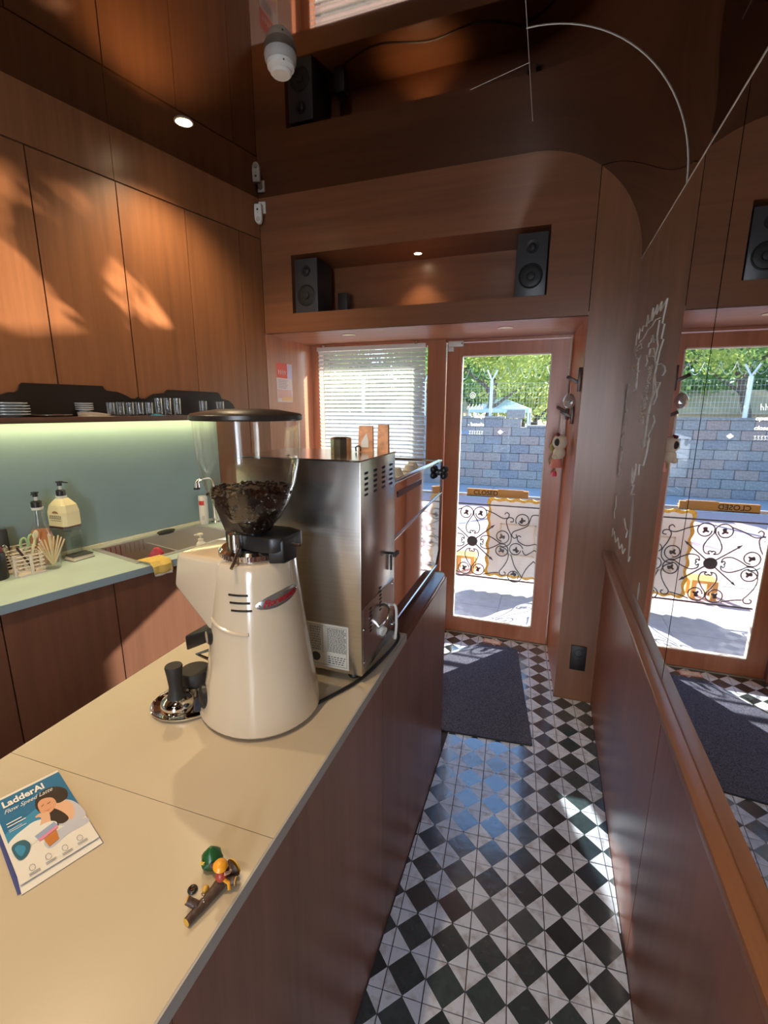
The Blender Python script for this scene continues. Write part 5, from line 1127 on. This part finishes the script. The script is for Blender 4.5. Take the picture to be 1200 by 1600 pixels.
# mat
mr = [Vector((0.040, 2.075)), Vector((-0.093, 3.016)), Vector((-0.345, 2.992)), Vector((-0.640, 2.640)), Vector((-0.560, 2.020))]
pts = []
for i, c in enumerate(mr):
    a = mr[i - 1]; b = mr[(i + 1) % len(mr)]; r = 0.05 if i == 1 else 0.012
    p = c + (a - c).normalized() * r; q_ = c + (b - c).normalized() * r
    for t in range(6):
        f = t / 5; s_ = (1 - f) ** 2 * p + 2 * f * (1 - f) * c + f * f * q_; pts.append(Vector((s_.x, s_.y, 0.0006)))
fm = thing('door_mat', 'dark grey carpet mat lying on the tiles before the door', 'door mat')
MB().prism(pts, (0, 0, 0.006)).build('rubber_backing', BLACK, fm)
cen = sum(pts, Vector()) / len(pts); MB().prism([cen + (p - cen) * 0.992 + Vector((0, 0, 0.006)) for p in pts], (0, 0, 0.003)).build('carpet_pile', MATC, fm)
# outlet on the pier
ol = thing('wall_outlet', 'black double wall socket low on the wooden pier', 'wall socket', (0.246, YB, 0.262))
MB().box(-0.040, 0.040, -0.010, -0.0003, -0.072, 0.072).build('plate', BLACK, ol, bevel=0.003)
for z in (-0.030, 0.030):
    sk_ = MB().lathe([(0.023, 0), (0.023, 0.002), (0.020, 0.0025), (0.019, -0.003), (0, -0.003)], 24, M=Matrix.Translation((0, -0.010, z)) @ Matrix.Rotation(math.pi / 2, 4, 'X')).build('socket', BLACKM, ol, smooth=True)
    for x in (-0.009, 0.009): MB().cyl((x, -0.0072, z), (x, -0.0068, z), 0.0028, n=8).build('pin_hole', GAP, sk_)
# hooks on the pier side and hanging ornaments
HKW = wood('hook_wood', (0.065, 0.022, 0.014), 0.4)
def hook(px, py, h, lab):
    p = onpier(px, py); t = thing('wall_hook', lab, 'hook', (p.x - 0.0015, p.y, p.z), 0, 'wooden wall hooks by the door')
    MB().box(-0.014, 0, -0.016, 0.016, -h, h).build('back_plate', HKW, t, bevel=0.001)
    M_ = Matrix.Rotation(math.radians(-28), 4, 'Y'); MB().box(-0.075, -0.008, -0.010, 0.010, -0.008, 0.008, Matrix.Translation((0, 0, -h * 0.35)) @ Matrix.Rotation(math.radians(28), 4, 'Y')).build('peg', HKW, t, bevel=0.001)
    return t
h1 = hook(908, 593, 0.058, 'dark wooden peg hook holding the silvery ball by the door')
h2 = hook(889, 640, 0.058, 'dark wooden peg hook farther from the room, above the plush charms')
h3 = hook(896, 648, 0.050, 'dark wooden peg hook nearer the room holding the cream plush')
sb = thing('foil_ornament', 'crinkled silvery ball ornament hanging from the upper hook', 'ornament', (h1.location.x - 0.045, h1.location.y, h1.location.z - 0.02))
mb = MB(); random.seed(2); mb.ball((0, 0, -0.085), (0.030, 0.030, 0.038), 12, 8); mb.v = [tuple(c * random.uniform(0.9, 1.1) if i < 2 else c for i, c in enumerate(v)) for v in mb.v]
mb.build('ball', mat('silver_foil', (0.62, 0.58, 0.55), 0.3, 0.7), sb); MB().tube([(0, 0, 0.0), (0, 0, -0.05)], 0.0012, 5).build('string', WHITE, sb)
CRM = mat('cream_plush', (0.72, 0.62, 0.48), 0.95); KHA = mat('khaki_plush', (0.36, 0.31, 0.12), 0.95); PNK = mat('pink_fabric', (0.72, 0.26, 0.20), 0.8); HOT = mat('hot_pink_bead', (0.75, 0.06, 0.12), 0.5)
c1 = thing('plush_charm', 'cream plush charm with a dark patch and maroon bow on the lower hook', 'plush charm', (h3.location.x - 0.055, h3.location.y, h3.location.z - 0.03))
MB().tube([(0, -0.008, 0.02), (0, -0.009, -0.05), (0, 0.0, -0.062), (0, 0.009, -0.05), (0, 0.008, 0.02)], 0.0016, 5).build('strap', WHITE, c1)
MB().ball((0, 0, -0.100), (0.034, 0.036, 0.036), 18, 11).build('head', CRM, c1, smooth=True); MB().ball((0.0, 0, -0.150), (0.028, 0.030, 0.030), 16, 10).build('body', CRM, c1, smooth=True)
MB().ball((-0.012, -0.026, -0.100), (0.014, 0.012, 0.018), 12, 8).build('dark_patch', BLACKM, c1, smooth=True)
for s_ in (-1, 1):
    MB().ball((-0.012, s_ * 0.018, -0.066), (0.010, 0.014, 0.008), 10, 7).build('bow_loop', mat('maroon_bow_%d' % (s_ + 1), (0.14, 0.015, 0.03), 0.7), c1, smooth=True)
    MB().ball((-0.018, s_ * 0.016, -0.168), (0.014, 0.011, 0.013), 10, 7).build('foot', CRM, c1, smooth=True)
c2 = thing('plush_charm', 'khaki plush charm in a pink dress with dangling beads by the door', 'plush charm', (h2.location.x - 0.045, h2.location.y, h2.location.z - 0.03))
MB().tube([(0, 0, 0.02), (0, 0, -0.13)], 0.0014, 5).build('strap', KHA, c2)
MB().ball((-0.005, 0, -0.165), (0.034, 0.034, 0.034), 18, 11).build('head', KHA, c2, smooth=True)
for s_ in (-1, 1):
    MB().ball((-0.008, s_ * 0.024, -0.134), (0.010, 0.012, 0.012), 10, 7).build('ear', KHA, c2, smooth=True)
    MB().tube([(-0.004, s_ * 0.014, -0.262), (-0.006, s_ * 0.018, -0.300)], 0.003, 6).build('leg_cord', KHA, c2)
    MB().lathe([(0, -0.312), (0.011, -0.310), (0.013, -0.302), (0.009, -0.288), (0, -0.285)], 14, c=(-0.006, s_ * 0.018, 0)).build('bead', HOT, c2, smooth=True)
    MB().tube(spline([(-0.01, s_ * 0.026, -0.205), (-0.03, s_ * 0.036, -0.225), (-0.03, s_ * 0.03, -0.245)], 4), 0.004, 6).build('arm', KHA, c2, smooth=True)
MB().lathe([(0, -0.268), (0.032, -0.266), (0.028, -0.24), (0.020, -0.20), (0, -0.196)], 18).build('dress', PNK, c2, smooth=True)
for o in (c1, c2): o.scale = (1.2, 1.2, 1.2)
# poster on the reveal board
pA, pB = onx(431, 566, XL), onx(456, 626, XL); po = thing('red_poster', 'small red and white poster taped beside the window', 'poster')
y0, y1 = pA.y, onx(453, 570, XL).y + 0.02; z1, z0 = pA.z, onx(437, 628, XL).z
XW = XL + 0.0004
def pq(a, b, c, d, m, nm, o): MB().box(XW + o, XW + o + 0.0004, y0 + (y1 - y0) * a, y0 + (y1 - y0) * b, z0 + (z1 - z0) * c, z0 + (z1 - z0) * d).build(nm, m, po)
pq(0, 1, 0, 1, mat('poster_paper', (0.78, 0.66, 0.66), 0.5), 'sheet', 0)
pq(0, 0.68, 0.62, 1, mat('poster_red', (0.72, 0.07, 0.04), 0.5), 'print_panel', 0.0005); pq(0.68, 1, 0.62, 0.98, mat('poster_lilac', (0.66, 0.58, 0.80), 0.5), 'print_panel', 0.0005)
pq(0.05, 0.9, 0.10, 0.32, mat('poster_pink', (0.74, 0.42, 0.40), 0.5), 'print_panel', 0.0005); pq(0.3, 0.95, 0.03, 0.14, mat('poster_orange', (0.80, 0.48, 0.20), 0.5), 'print_panel', 0.001)
for k in range(6): pq(0.08, 0.60 + 0.05 * (k % 3), 0.36 + 0.04 * k, 0.375 + 0.04 * k, mat('poster_ink_%d' % k, (0.45, 0.32, 0.34), 0.6), 'print_line', 0.001)
for k in range(4):
    yy_ = y0 + (y1 - y0) * (0.12 + 0.13 * k); zz_ = z0 + (z1 - z0) * 0.76
    MB().tube([(XW + 0.0016, yy_, zz_ + 0.016), (XW + 0.0016, yy_ + 0.002, zz_ - 0.012), (XW + 0.0016, yy_ + 0.010, zz_ + 0.010)], 0.0014, 5).build('print_mark', PAPER, po)
# ================================================================== OUTSIDE
def mirx(px, py, v): p = ony(px, py, v); return Vector((2 * XR - p.x, p.y, p.z))
def mirz(px, py, z): p = onz(px, py, z); return Vector((2 * XR - p.x, p.y, p.z))
deck = struct(MB().box(-4.5, 3.0, YD + 0.10, 4.30, -0.14, -0.004).build('deck', mat('deck_joint', (0.30, 0.30, 0.30), 0.8)))
DECK = mat('pale_stone', (0.46, 0.46, 0.46), 0.7, var=0.10, scale=14)
for k in range(10):
    x = -4.0 + 0.62 * k
    for r, (y0_, y1_) in enumerate(((YD + 0.104, 3.66), (3.664, 4.30))): MB().box(x, x + 0.616, y0_, y1_, -0.03, 0.0).build('paving_slab', DECK, deck)
street = struct(MB().box(-14, 14, 4.30, 8.7, -0.2, -0.03).build('street', mat('pink_asphalt', (0.56, 0.38, 0.37), 0.85, var=0.12, scale=40)))
for k, y in enumerate((4.95, 5.55, 6.6)): MB().box(-9, 6, y, y + 0.14, -0.03, -0.026).build('road_stripe', mat('road_white_%d' % k, (0.72, 0.70, 0.68), 0.8), street)
walk = struct(MB().box(-14, 14, 8.7, 24.0, -0.2, -0.01).build('sidewalk', mat('grey_walk', (0.40, 0.43, 0.46), 0.85, var=0.1, scale=20)))
for k in range(14): MB().box(-9 + k * 1.0, -9 + k * 1.0 + 0.99, 8.70, 9.98, -0.01, 0.004).build('paving_slab', MATS['grey_walk'], walk)
# retaining wall of split-face blocks
rw = thing('retaining_wall', 'grey split block retaining wall across the street', 'wall', (0, 10.0, 0))
MB().box(-9, 5, 0.06, 0.40, 0.0, 1.238).build('mortar_core', mat('wall_mortar', (0.16, 0.16, 0.17), 0.9), rw)
BLK = [mat('split_block_%d' % k, c, 0.9, var=0.25, scale=26, bump=0.6) for k, c in enumerate(((0.26, 0.27, 0.28), (0.31, 0.26, 0.25), (0.22, 0.23, 0.26), (0.28, 0.28, 0.28)))]
random.seed(31); bh, bw_ = 0.1775, 0.37
protos = []
for k in range(4):
    mb = MB(); mb.box(-bw_ / 2 + 0.003, bw_ / 2 - 0.003, 0, 0.12, 0.003, bh - 0.003); protos.append(mb.build('block', BLK[k], rw, bevel=0.005, seg=1)); protos[-1].location = (-3 + k * 0.0, 0.2, 0.3)
def put_block(x, z, first=[0]):
    k = random.randrange(4)
    o = part_copy(protos[k], rw, (x, random.uniform(-0.008, 0.008), z)); return o
for r in range(8):
    for c in range(29):
        x = -7.2 + c * bw_ + (0.185 if r % 2 else 0.0)
        if x > 2.6: continue
        if x > -0.42 and r > 6: continue
        put_block(x, r * bh)
for c in range(4):
    pass
pil = []
for r in range(2): put_block(-0.66, 1.42 + r * 0.0 - (0.0 if r == 0 else -0.08)) if r == 0 else None
for o in protos: o.location = (random.choice((-7.6, -7.62)), 0.0, protos.index(o) * bh)
MB().box(-7.4, -0.88, -0.02, 0.3, 1.42, 1.46).build('coping', BLK[0], rw); MB().box(-0.42, 2.6, -0.02, 0.3, 7 * bh, 7 * bh + 0.04).build('coping', BLK[0], rw)
# wire fence on the wall
FEN = mat('pale_fence_steel', (0.62, 0.68, 0.70), 0.4, 0.3)
fe = thing('wire_fence', 'pale steel wire fence standing on the block wall', 'fence', (0, 10.22, 1.24))
for k in range(7): 
    x = -7.0 + 1.45 * k; MB().box(x - 0.03, x + 0.03, -0.03, 0.03, 0.0, 0.95).build('post', FEN, fe)
    MB().tube([(x, 0, 0.95), (x - 0.10, -0.05, 1.16)], 0.018, 6).build('post_arm', FEN, fe); MB().tube([(x, 0, 0.95), (x + 0.10, 0.05, 1.16)], 0.018, 6).build('post_arm', FEN, fe)
wires = MB()
for k in range(9): wires.tube([(-7.2, 0, 0.1 + 0.1 * k), (2.4, 0, 0.1 + 0.1 * k)], 0.0018, 4)
for k in range(160): wires.tube([(-7.2 + 0.06 * k, 0, 0.1), (-7.2 + 0.06 * k, 0, 0.9)], 0.0014, 4)
stuff(wires.build('mesh_wires', FEN, fe))
coil = [(-7 + 0.012 * k, 0.10 * math.cos(k * 0.30), 1.10 + 0.11 * math.sin(k * 0.30)) for k in range(760)]
stuff(MB().tube(coil, 0.0028, 4).build('barbed_coil', FEN, fe))
# canopy tent and house behind the wall
cn = thing('canopy_tent', 'pale blue peaked canopy roof behind the block wall', 'canopy', (ony(783, 640, 13.0).x, 13.0, 0))
CAN = mat('pale_blue_canopy', (0.52, 0.66, 0.78), 0.6)
vs = [(-0.75, -0.75, 1.62), (0.75, -0.75, 1.62), (0.75, 0.75, 1.62), (-0.75, 0.75, 1.62), (0, 0, 1.92), (-0.75, -0.75, 1.52), (0.75, -0.75, 1.52), (0.75, 0.75, 1.52), (-0.75, 0.75, 1.52)]
MB().add(vs, [(0, 1, 4), (1, 2, 4), (2, 3, 4), (3, 0, 4), (0, 5, 6, 1), (1, 6, 7, 2), (2, 7, 8, 3), (3, 8, 5, 0)]).build('roof_cloth', CAN, cn)
for sx in (-1, 1):
    for sy in (-1, 1): MB().cyl((sx * 0.73, sy * 0.73, 0), (sx * 0.73, sy * 0.73, 1.6), 0.025, n=8).build('pole', FEN, cn)
hp_ = mirx(1135, 640, 14.0)
hs = thing('garden_house', 'small beige house with a shallow roof behind the wire fence', 'house', (hp_.x, 14.5, 0))
MB().box(-1.1, 1.1, -0.8, 0.8, 0, 1.55).build('wall', mat('beige_render', (0.62, 0.50, 0.36), 0.8), hs)
MB().prism([Vector((-1.35, -1.0, 1.50)), Vector((1.35, -1.0, 1.50)), Vector((0.9, 0, 2.05)), Vector((-0.9, 0, 2.05))], (0, 0, 0.05)).build('roof', mat('tan_roof', (0.50, 0.40, 0.28), 0.8), hs)
for x in (-0.5, 0.4):
    wn_ = MB().box(x - 0.2, x + 0.2, -0.82, -0.79, 0.75, 1.2).build('window', BLACK, hs); MB().box(x - 0.015, x + 0.015, -0.83, -0.80, 0.75, 1.2).build('window_bar', FEN, wn_)
# trees
def leaf_mat(nm, col):
    m, n, l, b = _nt(nm); t = n.new('ShaderNodeBsdfTranslucent'); mx = n.new('ShaderNodeMixShader'); mx.inputs[0].default_value = 0.5
    b.inputs['Base Color'].default_value = (*col, 1); b.inputs['Roughness'].default_value = 0.6; t.inputs[0].default_value = (*[min(1, c * 1.6) for c in col], 1)
    l.new(b.outputs[0], mx.inputs[1]); l.new(t.outputs[0], mx.inputs[2]); l.new(mx.outputs[0], n['Material Output'].inputs[0]); return m
LF = [leaf_mat('leaf_yellow_green', (0.38, 0.43, 0.13)), leaf_mat('leaf_mid_green', (0.19, 0.30, 0.10)), leaf_mat('leaf_deep_green', (0.09, 0.18, 0.08))]
TRK = mat('grey_bark', (0.14, 0.11, 0.09), 0.9, var=0.3, scale=20)
def tree(x, y, h, rx, rz, nl, m, lab, lean=0.0, cz=None, size=0.11):
    t = thing('street_tree', lab, 'tree', (x, y, 0), 0, 'trees behind the block wall')
    MB().tube(spline([(0, 0, 0), (lean * 0.3, 0.05, h * 0.35), (lean, 0, h * 0.75), (lean * 1.2, 0, h)], 5), [0.13 - 0.10 * k / 15 for k in range(16)], 10).build('trunk', TRK, t, smooth=True)
    for k in range(4):
        a = 1.57 * k + 0.4; MB().tube([(lean * 0.5, 0, h * (0.45 + 0.06 * k)), (lean * 0.5 + rx * 0.6 * math.cos(a), rx * 0.5 * math.sin(a), h * (0.62 + 0.07 * k))], [0.05, 0.015], 6).build('branch', TRK, t, smooth=True)
    mb = MB(); cz = cz or h * 0.85
    cl = [(random.gauss(0, 0.5) * rx + lean, random.gauss(0, 0.4) * rx, cz + random.gauss(0, 0.45) * rz) for _ in range(34)]
    vs, fs = [], []
    for k in range(nl):
        c = random.choice(cl); p = Vector((c[0] + random.gauss(0, 0.22), c[1] + random.gauss(0, 0.22), c[2] + random.gauss(0, 0.16)))
        if p.z < 1.2: continue
        a = Vector((random.gauss(0, 1), random.gauss(0, 1), random.gauss(0, 1))).normalized(); b = a.orthogonal().normalized(); s_ = size * random.uniform(0.6, 1.2)
        i = len(vs); vs += [p - a * s_ * 0.5, p + b * s_ * 0.28, p + a * s_ * 0.5, p - b * s_ * 0.28]; fs.append((i, i + 1, i + 2, i + 3))
    me = mb.add(vs, fs); o = bpy.data.meshes.new('foliage'); o.from_pydata(mb.v, [], mb.f); o.materials.append(m)
    ob = bpy.data.objects.new('foliage', o); C.objects.link(ob); ob.parent = t; stuff(ob)
    return t
random.seed(44)
tree(-1.6, 12.3, 3.6, 1.5, 1.1, 6000, LF[0], 'yellow green tree right of the canopy roof seen through the door', 0.3, 3.1)
tree(0.6, 12.8, 4.0, 1.5, 1.1, 5000, LF[0], 'yellow green tree at the right edge of the door glass', -0.4, 3.3)
tree(-3.9, 13.2, 4.4, 1.7, 1.2, 6000, LF[1], 'mid green tree with a leaning grey trunk by the beige house', 0.8, 3.5)
tree(-0.9, 16.5, 5.2, 2.2, 1.5, 8000, LF[1], 'mid green tree standing behind the canopy roof', 0.2, 3.2)
tree(-6.4, 13.0, 4.4, 1.8, 1.3, 5000, LF[0], 'yellow green tree at the far left behind the shop window', 0.2, 3.4)
tree(-4.2, 18.0, 6.0, 2.8, 1.9, 9000, LF[2], 'deep green tree in the back row behind the house', 0.0, 3.2, 0.17)
tree(0.8, 18.5, 6.0, 2.8, 1.9, 9000, LF[2], 'deep green tree in the back row at the right', 0.0, 3.2, 0.17)
tree(-8.6, 18.0, 6.0, 2.8, 1.9, 8000, LF[2], 'deep green tree in the back row at the left', 0.0, 3.2, 0.17)
tree(-2.2, 20.5, 6.4, 3.2, 2.2, 10000, LF[2], 'deep green tree farthest back between the two back row trees', 0.0, 3.4, 0.19)
for k, (bx_, by_, w_) in enumerate(((-7.4, 15.0, 'leftmost of the row'), (-5.2, 15.4, 'second from the left of the row'), (-2.9, 15.2, 'third from the left of the row'), (-0.4, 14.8, 'fourth from the left, behind the canopy roof'), (1.7, 15.2, 'rightmost of the row'))):
    tree(bx_, by_, 2.0, 1.5, 0.75, 5000, LF[(1, 2, 1, 0, 2)[k]], 'low green shrub behind the wire fence, ' + w_, 0.0, 2.0, 0.15)
RZT = 0.886
# ornate white board leaning behind the railing
YO = 4.13
ob_ = thing('ornate_signboard', 'white signboard with a scalloped gilded edge standing behind the railing', 'signboard', (0, YO, 0))
GILD = mat('gilded_edge', (0.62, 0.36, 0.05), 0.45, var=0.25, scale=60); BRD = mat('white_board', (0.76, 0.76, 0.74), 0.5)
xl, xr_, zb, zt_ = ony(760, 840, YO).x, 0.15, 0.105, 0.835
def wavy(ins, amp):
    pts = []
    def seg(a, b, n, ph):
        a = Vector(a); b = Vector(b); d = (b - a).normalized(); nn = Vector((d.y, -d.x))
        for k in range(n): f = k / n; pts.append(a + (b - a) * f + nn * amp * (0.5 + 0.5 * math.sin(f * ph)))
    x0, x1, z0, z1 = xl + ins, xr_ - ins, zb + ins, zt_ - ins
    seg((x0, z0), (x1, z0), 40, 34); seg((x1, z0), (x1, z1), 36, 34); seg((x1, z1), (x0, z1), 40, 34); seg((x0, z1), (x0, z0), 36, 34)
    return pts
MB().prism([Vector((p.x, 0, p.y)) for p in wavy(0.010, 0.018)], (0, 0.02, 0)).build('gilded_border', GILD, ob_)
MB().prism([Vector((p.x, -0.006, p.y)) for p in wavy(0.034, 0.012)], (0, 0.006, 0)).build('white_face', BRD, ob_)
ix0, ix1, iz0, iz1 = ony(782, 815, YO).x, ony(782, 815, YO).x + 0.31, ony(800, 868, YO).z, ony(800, 818, YO).z
for a in ((ix0, ix1, iz0, iz0 + .014), (ix0, ix1, iz1 - .014, iz1), (ix0, ix0 + .014, iz0, iz1), (ix1 - .014, ix1, iz0, iz1)):
    MB().box(a[0], a[1], -0.016, -0.006, a[2], a[3]).build('inner_moulding', mat('cream_moulding_%d' % int(a[0] * 99 + a[2] * 7), (0.66, 0.58, 0.44), 0.5), ob_, bevel=0.003)
for x in (xl + 0.14, xr_ - 0.14): MB().tube([(x, 0.01, zt_ - 0.03), (x, -0.03, RZT), (x, -0.10, RZT + 0.004), (x, -0.122, RZT - 0.03)], 0.004, 6).build('hanging_hook', GILD, ob_)
# small wooden crate on the road behind the railing
cp0 = mirz(1125, 972, -0.03)
cr = thing('wooden_stool', 'small orange wooden stool on the road behind the railing', 'stool', (cp0.x, max(4.6, cp0.y), -0.03))
OK_ = mat('orange_wood', (0.62, 0.34, 0.10), 0.6)
MB().box(-0.10, 0.10, -0.09, 0.09, 0.15, 0.175).build('seat', OK_, cr)
for sx in (-1, 1):
    for sy in (-1, 1): MB().box(sx * 0.08 - 0.02, sx * 0.08 + 0.02, sy * 0.07 - 0.02, sy * 0.07 + 0.02, 0, 0.15).build('leg', OK_, cr)
# ---- wrought iron railing
IRON = mat('wrought_iron', (0.022, 0.022, 0.026), 0.5)
YR = 4.03
rl = thing('iron_railing', 'black wrought iron scroll railing with leaves along the deck edge', 'railing', (0, YR, 0))
RXA, RXB, RZ0, RZ1 = -3.6, 1.4, 0.118, 0.872
MB().box(RXA, RXB, -0.016, 0.016, RZ1 - 0.012, RZ1 + 0.010).build('top_rail', mat('grey_handrail', (0.30, 0.32, 0.36), 0.4), rl)
for z in (RZ1 - 0.085, RZ0): MB().box(RXA, RXB, -0.006, 0.006, z - 0.005, z + 0.005).build('flat_bar', IRON, rl)
r0 = ony(738, 845, YR); SCL = 0.00125
def rp(zx, zy): return Vector((r0.x + (zx - 418) * SCL, 0, r0.z - (zy - 533) * SCL))
def spiral(c, r, a0, turns, shrink=0.55, n=26):
    return [Vector((c[0] + r * (1 - shrink * t / n) * math.cos(a0 + turns * 2 * math.pi * t / n), 0, c[1] + r * (1 - shrink * t / n) * math.sin(a0 + turns * 2 * math.pi * t / n))) for t in range(n + 1)]
K = SCL
def half():                                     # one half of a heart scroll that opens to +x, upper branch
    pts = [Vector((70 * K, 0, -4 * K)), Vector((78 * K, 0, 8 * K)), Vector((70 * K, 0, 20 * K)), Vector((58 * K, 0, 10 * K)), Vector((66 * K, 0, 38 * K)), Vector((105 * K, 0, 48 * K)), Vector((150 * K, 0, 30 * K)), Vector((190 * K, 0, 4 * K))]
    return spline(pts, 5) + spiral((205 * K, 50 * K), 50 * K, -math.pi / 2 + 0.3, 0.95, 0.34)
def rot90(p, k):
    x, z = p.x, p.z
    for _ in range(k): x, z = -z, x
    return Vector((x, 0, z))
def ivy(c, s, a=0.0):
    q = []
    for k in range(14):
        t = 2 * math.pi * k / 14 + a; r = s * (1.0 if k % 4 in (0, 1) else 0.5); q.append(Vector((c[0] + r * math.cos(t), -0.003, c[1] + r * math.sin(t))))
    return q
tub = half(); asp = (RZ1 - 0.09 - RZ0) / (520 * K)
for ux in (r0.x, r0.x - 1.068, r0.x + 1.068, r0.x - 2.136):
    cz = (RZ1 - 0.085 + RZ0) / 2 if False else r0.z
    for q in range(4):
        for sgn in (1, -1):
            g = [rot90(Vector((p.x, 0, p.z * sgn)), q) for p in tub]
            if q in (1, 3): g = [Vector((p.x, 0, p.z * 1.0)) for p in g]
            MB().tube([Vector((ux + p.x, 0, cz + p.z)) for p in g], 0.0048, 6).build('scroll', IRON, rl, smooth=True)
            c = rot90(Vector((205 * K, 0, sgn * 50 * K)), q); MB().prism(ivy((ux + c.x, cz + c.z), 0.026, q * 1.57), (0, 0.006, 0)).build('iron_leaf', IRON, rl)
        a = math.pi / 4 + q * math.pi / 2
        d = Vector((math.cos(a), 0, math.sin(a) * 0.86)); MB().tube([Vector((ux, 0, cz)) + d * 0.03, Vector((ux, 0, cz)) + d * 0.245], 0.0055, 6).build('arrow_shaft', IRON, rl)
        tip = Vector((ux, 0, cz)) + d * 0.27; sd2 = Vector((-d.z, 0, d.x)); MB().prism([tip, tip - d * 0.045 + sd2 * 0.013, tip - d * 0.035, tip - d * 0.045 - sd2 * 0.013], (0, 0.006, 0)).build('arrow_head', IRON, rl)
    MB().lathe([(0, 0.010), (0.022, 0.010), (0.028, 0.005), (0.046, 0.007), (0.048, 0.0), (0, 0.0)], 16, M=Matrix.Translation((ux, -0.006, cz)) @ Matrix.Rotation(math.pi / 2, 4, 'X')).build('rosette', IRON, rl)
    # S scrolls on both sides of the rosette, mirrored
    for sgn in (1, -1):
        def q_(zx, zy): return Vector((ux + sgn * (zx - 418) * SCL, 0, cz - (zy - 533) * SCL))
        def circ(cx_, cy_, r, a0, turns, shrink=0.3, n=24):
            return [q_(cx_ + r * (1 - shrink * t / n) * math.cos(a0 + turns * 6.283 * t / n), cy_ + r * (1 - shrink * t / n) * math.sin(a0 + turns * 6.283 * t / n)) for t in range(n + 1)]
        sp2 = lambda *p: spline([q_(*k) for k in p], 5)
        curves = [sp2((500, 298), (560, 320), (620, 350), (655, 345), (662, 320), (645, 308), (632, 322)),
                  sp2((672, 372), (692, 368), (690, 348), (664, 342), (646, 366), (660, 420), (684, 470), (682, 520), (655, 550), (615, 556)),
                  sp2((615, 556), (655, 572), (674, 612), (664, 662), (640, 708), (618, 742), (628, 766), (655, 764), (660, 746), (648, 740)),
                  sp2((505, 776), (560, 758), (612, 748)),
                  circ(755, 356, 48, 2.6, 1.0) , sp2((803, 350), (788, 392), (740, 420), (700, 440), (688, 465), (704, 486), (722, 476), (716, 458)),
                  circ(720, 568, 48, -0.2, -0.95), sp2((690, 606), (720, 690), (758, 744), (770, 775), (742, 806)), circ(718, 764, 45, 0.9, 0.95),
                  sp2((750, 474), (735, 466), (726, 484), (740, 512), (790, 532), (845, 516)), sp2((765, 570), (790, 600), (845, 560)), sp2((771, 770), (800, 700), (845, 640)), sp2((803, 350), (815, 318), (845, 312))]
        for g in curves: MB().tube(g, 0.0046, 6).build('scroll', IRON, rl, smooth=True)
        for lx, ly in ((752, 358), (722, 570), (716, 746)):
            p = q_(lx, ly); MB().prism(ivy((p.x, p.z), 0.027, lx), (0, 0.006, 0)).build('iron_leaf', IRON, rl)
for k in range(5): MB().box(RXA + 1.2 * k - 0.012, RXA + 1.2 * k + 0.012, -0.012, 0.012, 0.0, RZ1 - 0.012).build('post', IRON, rl)
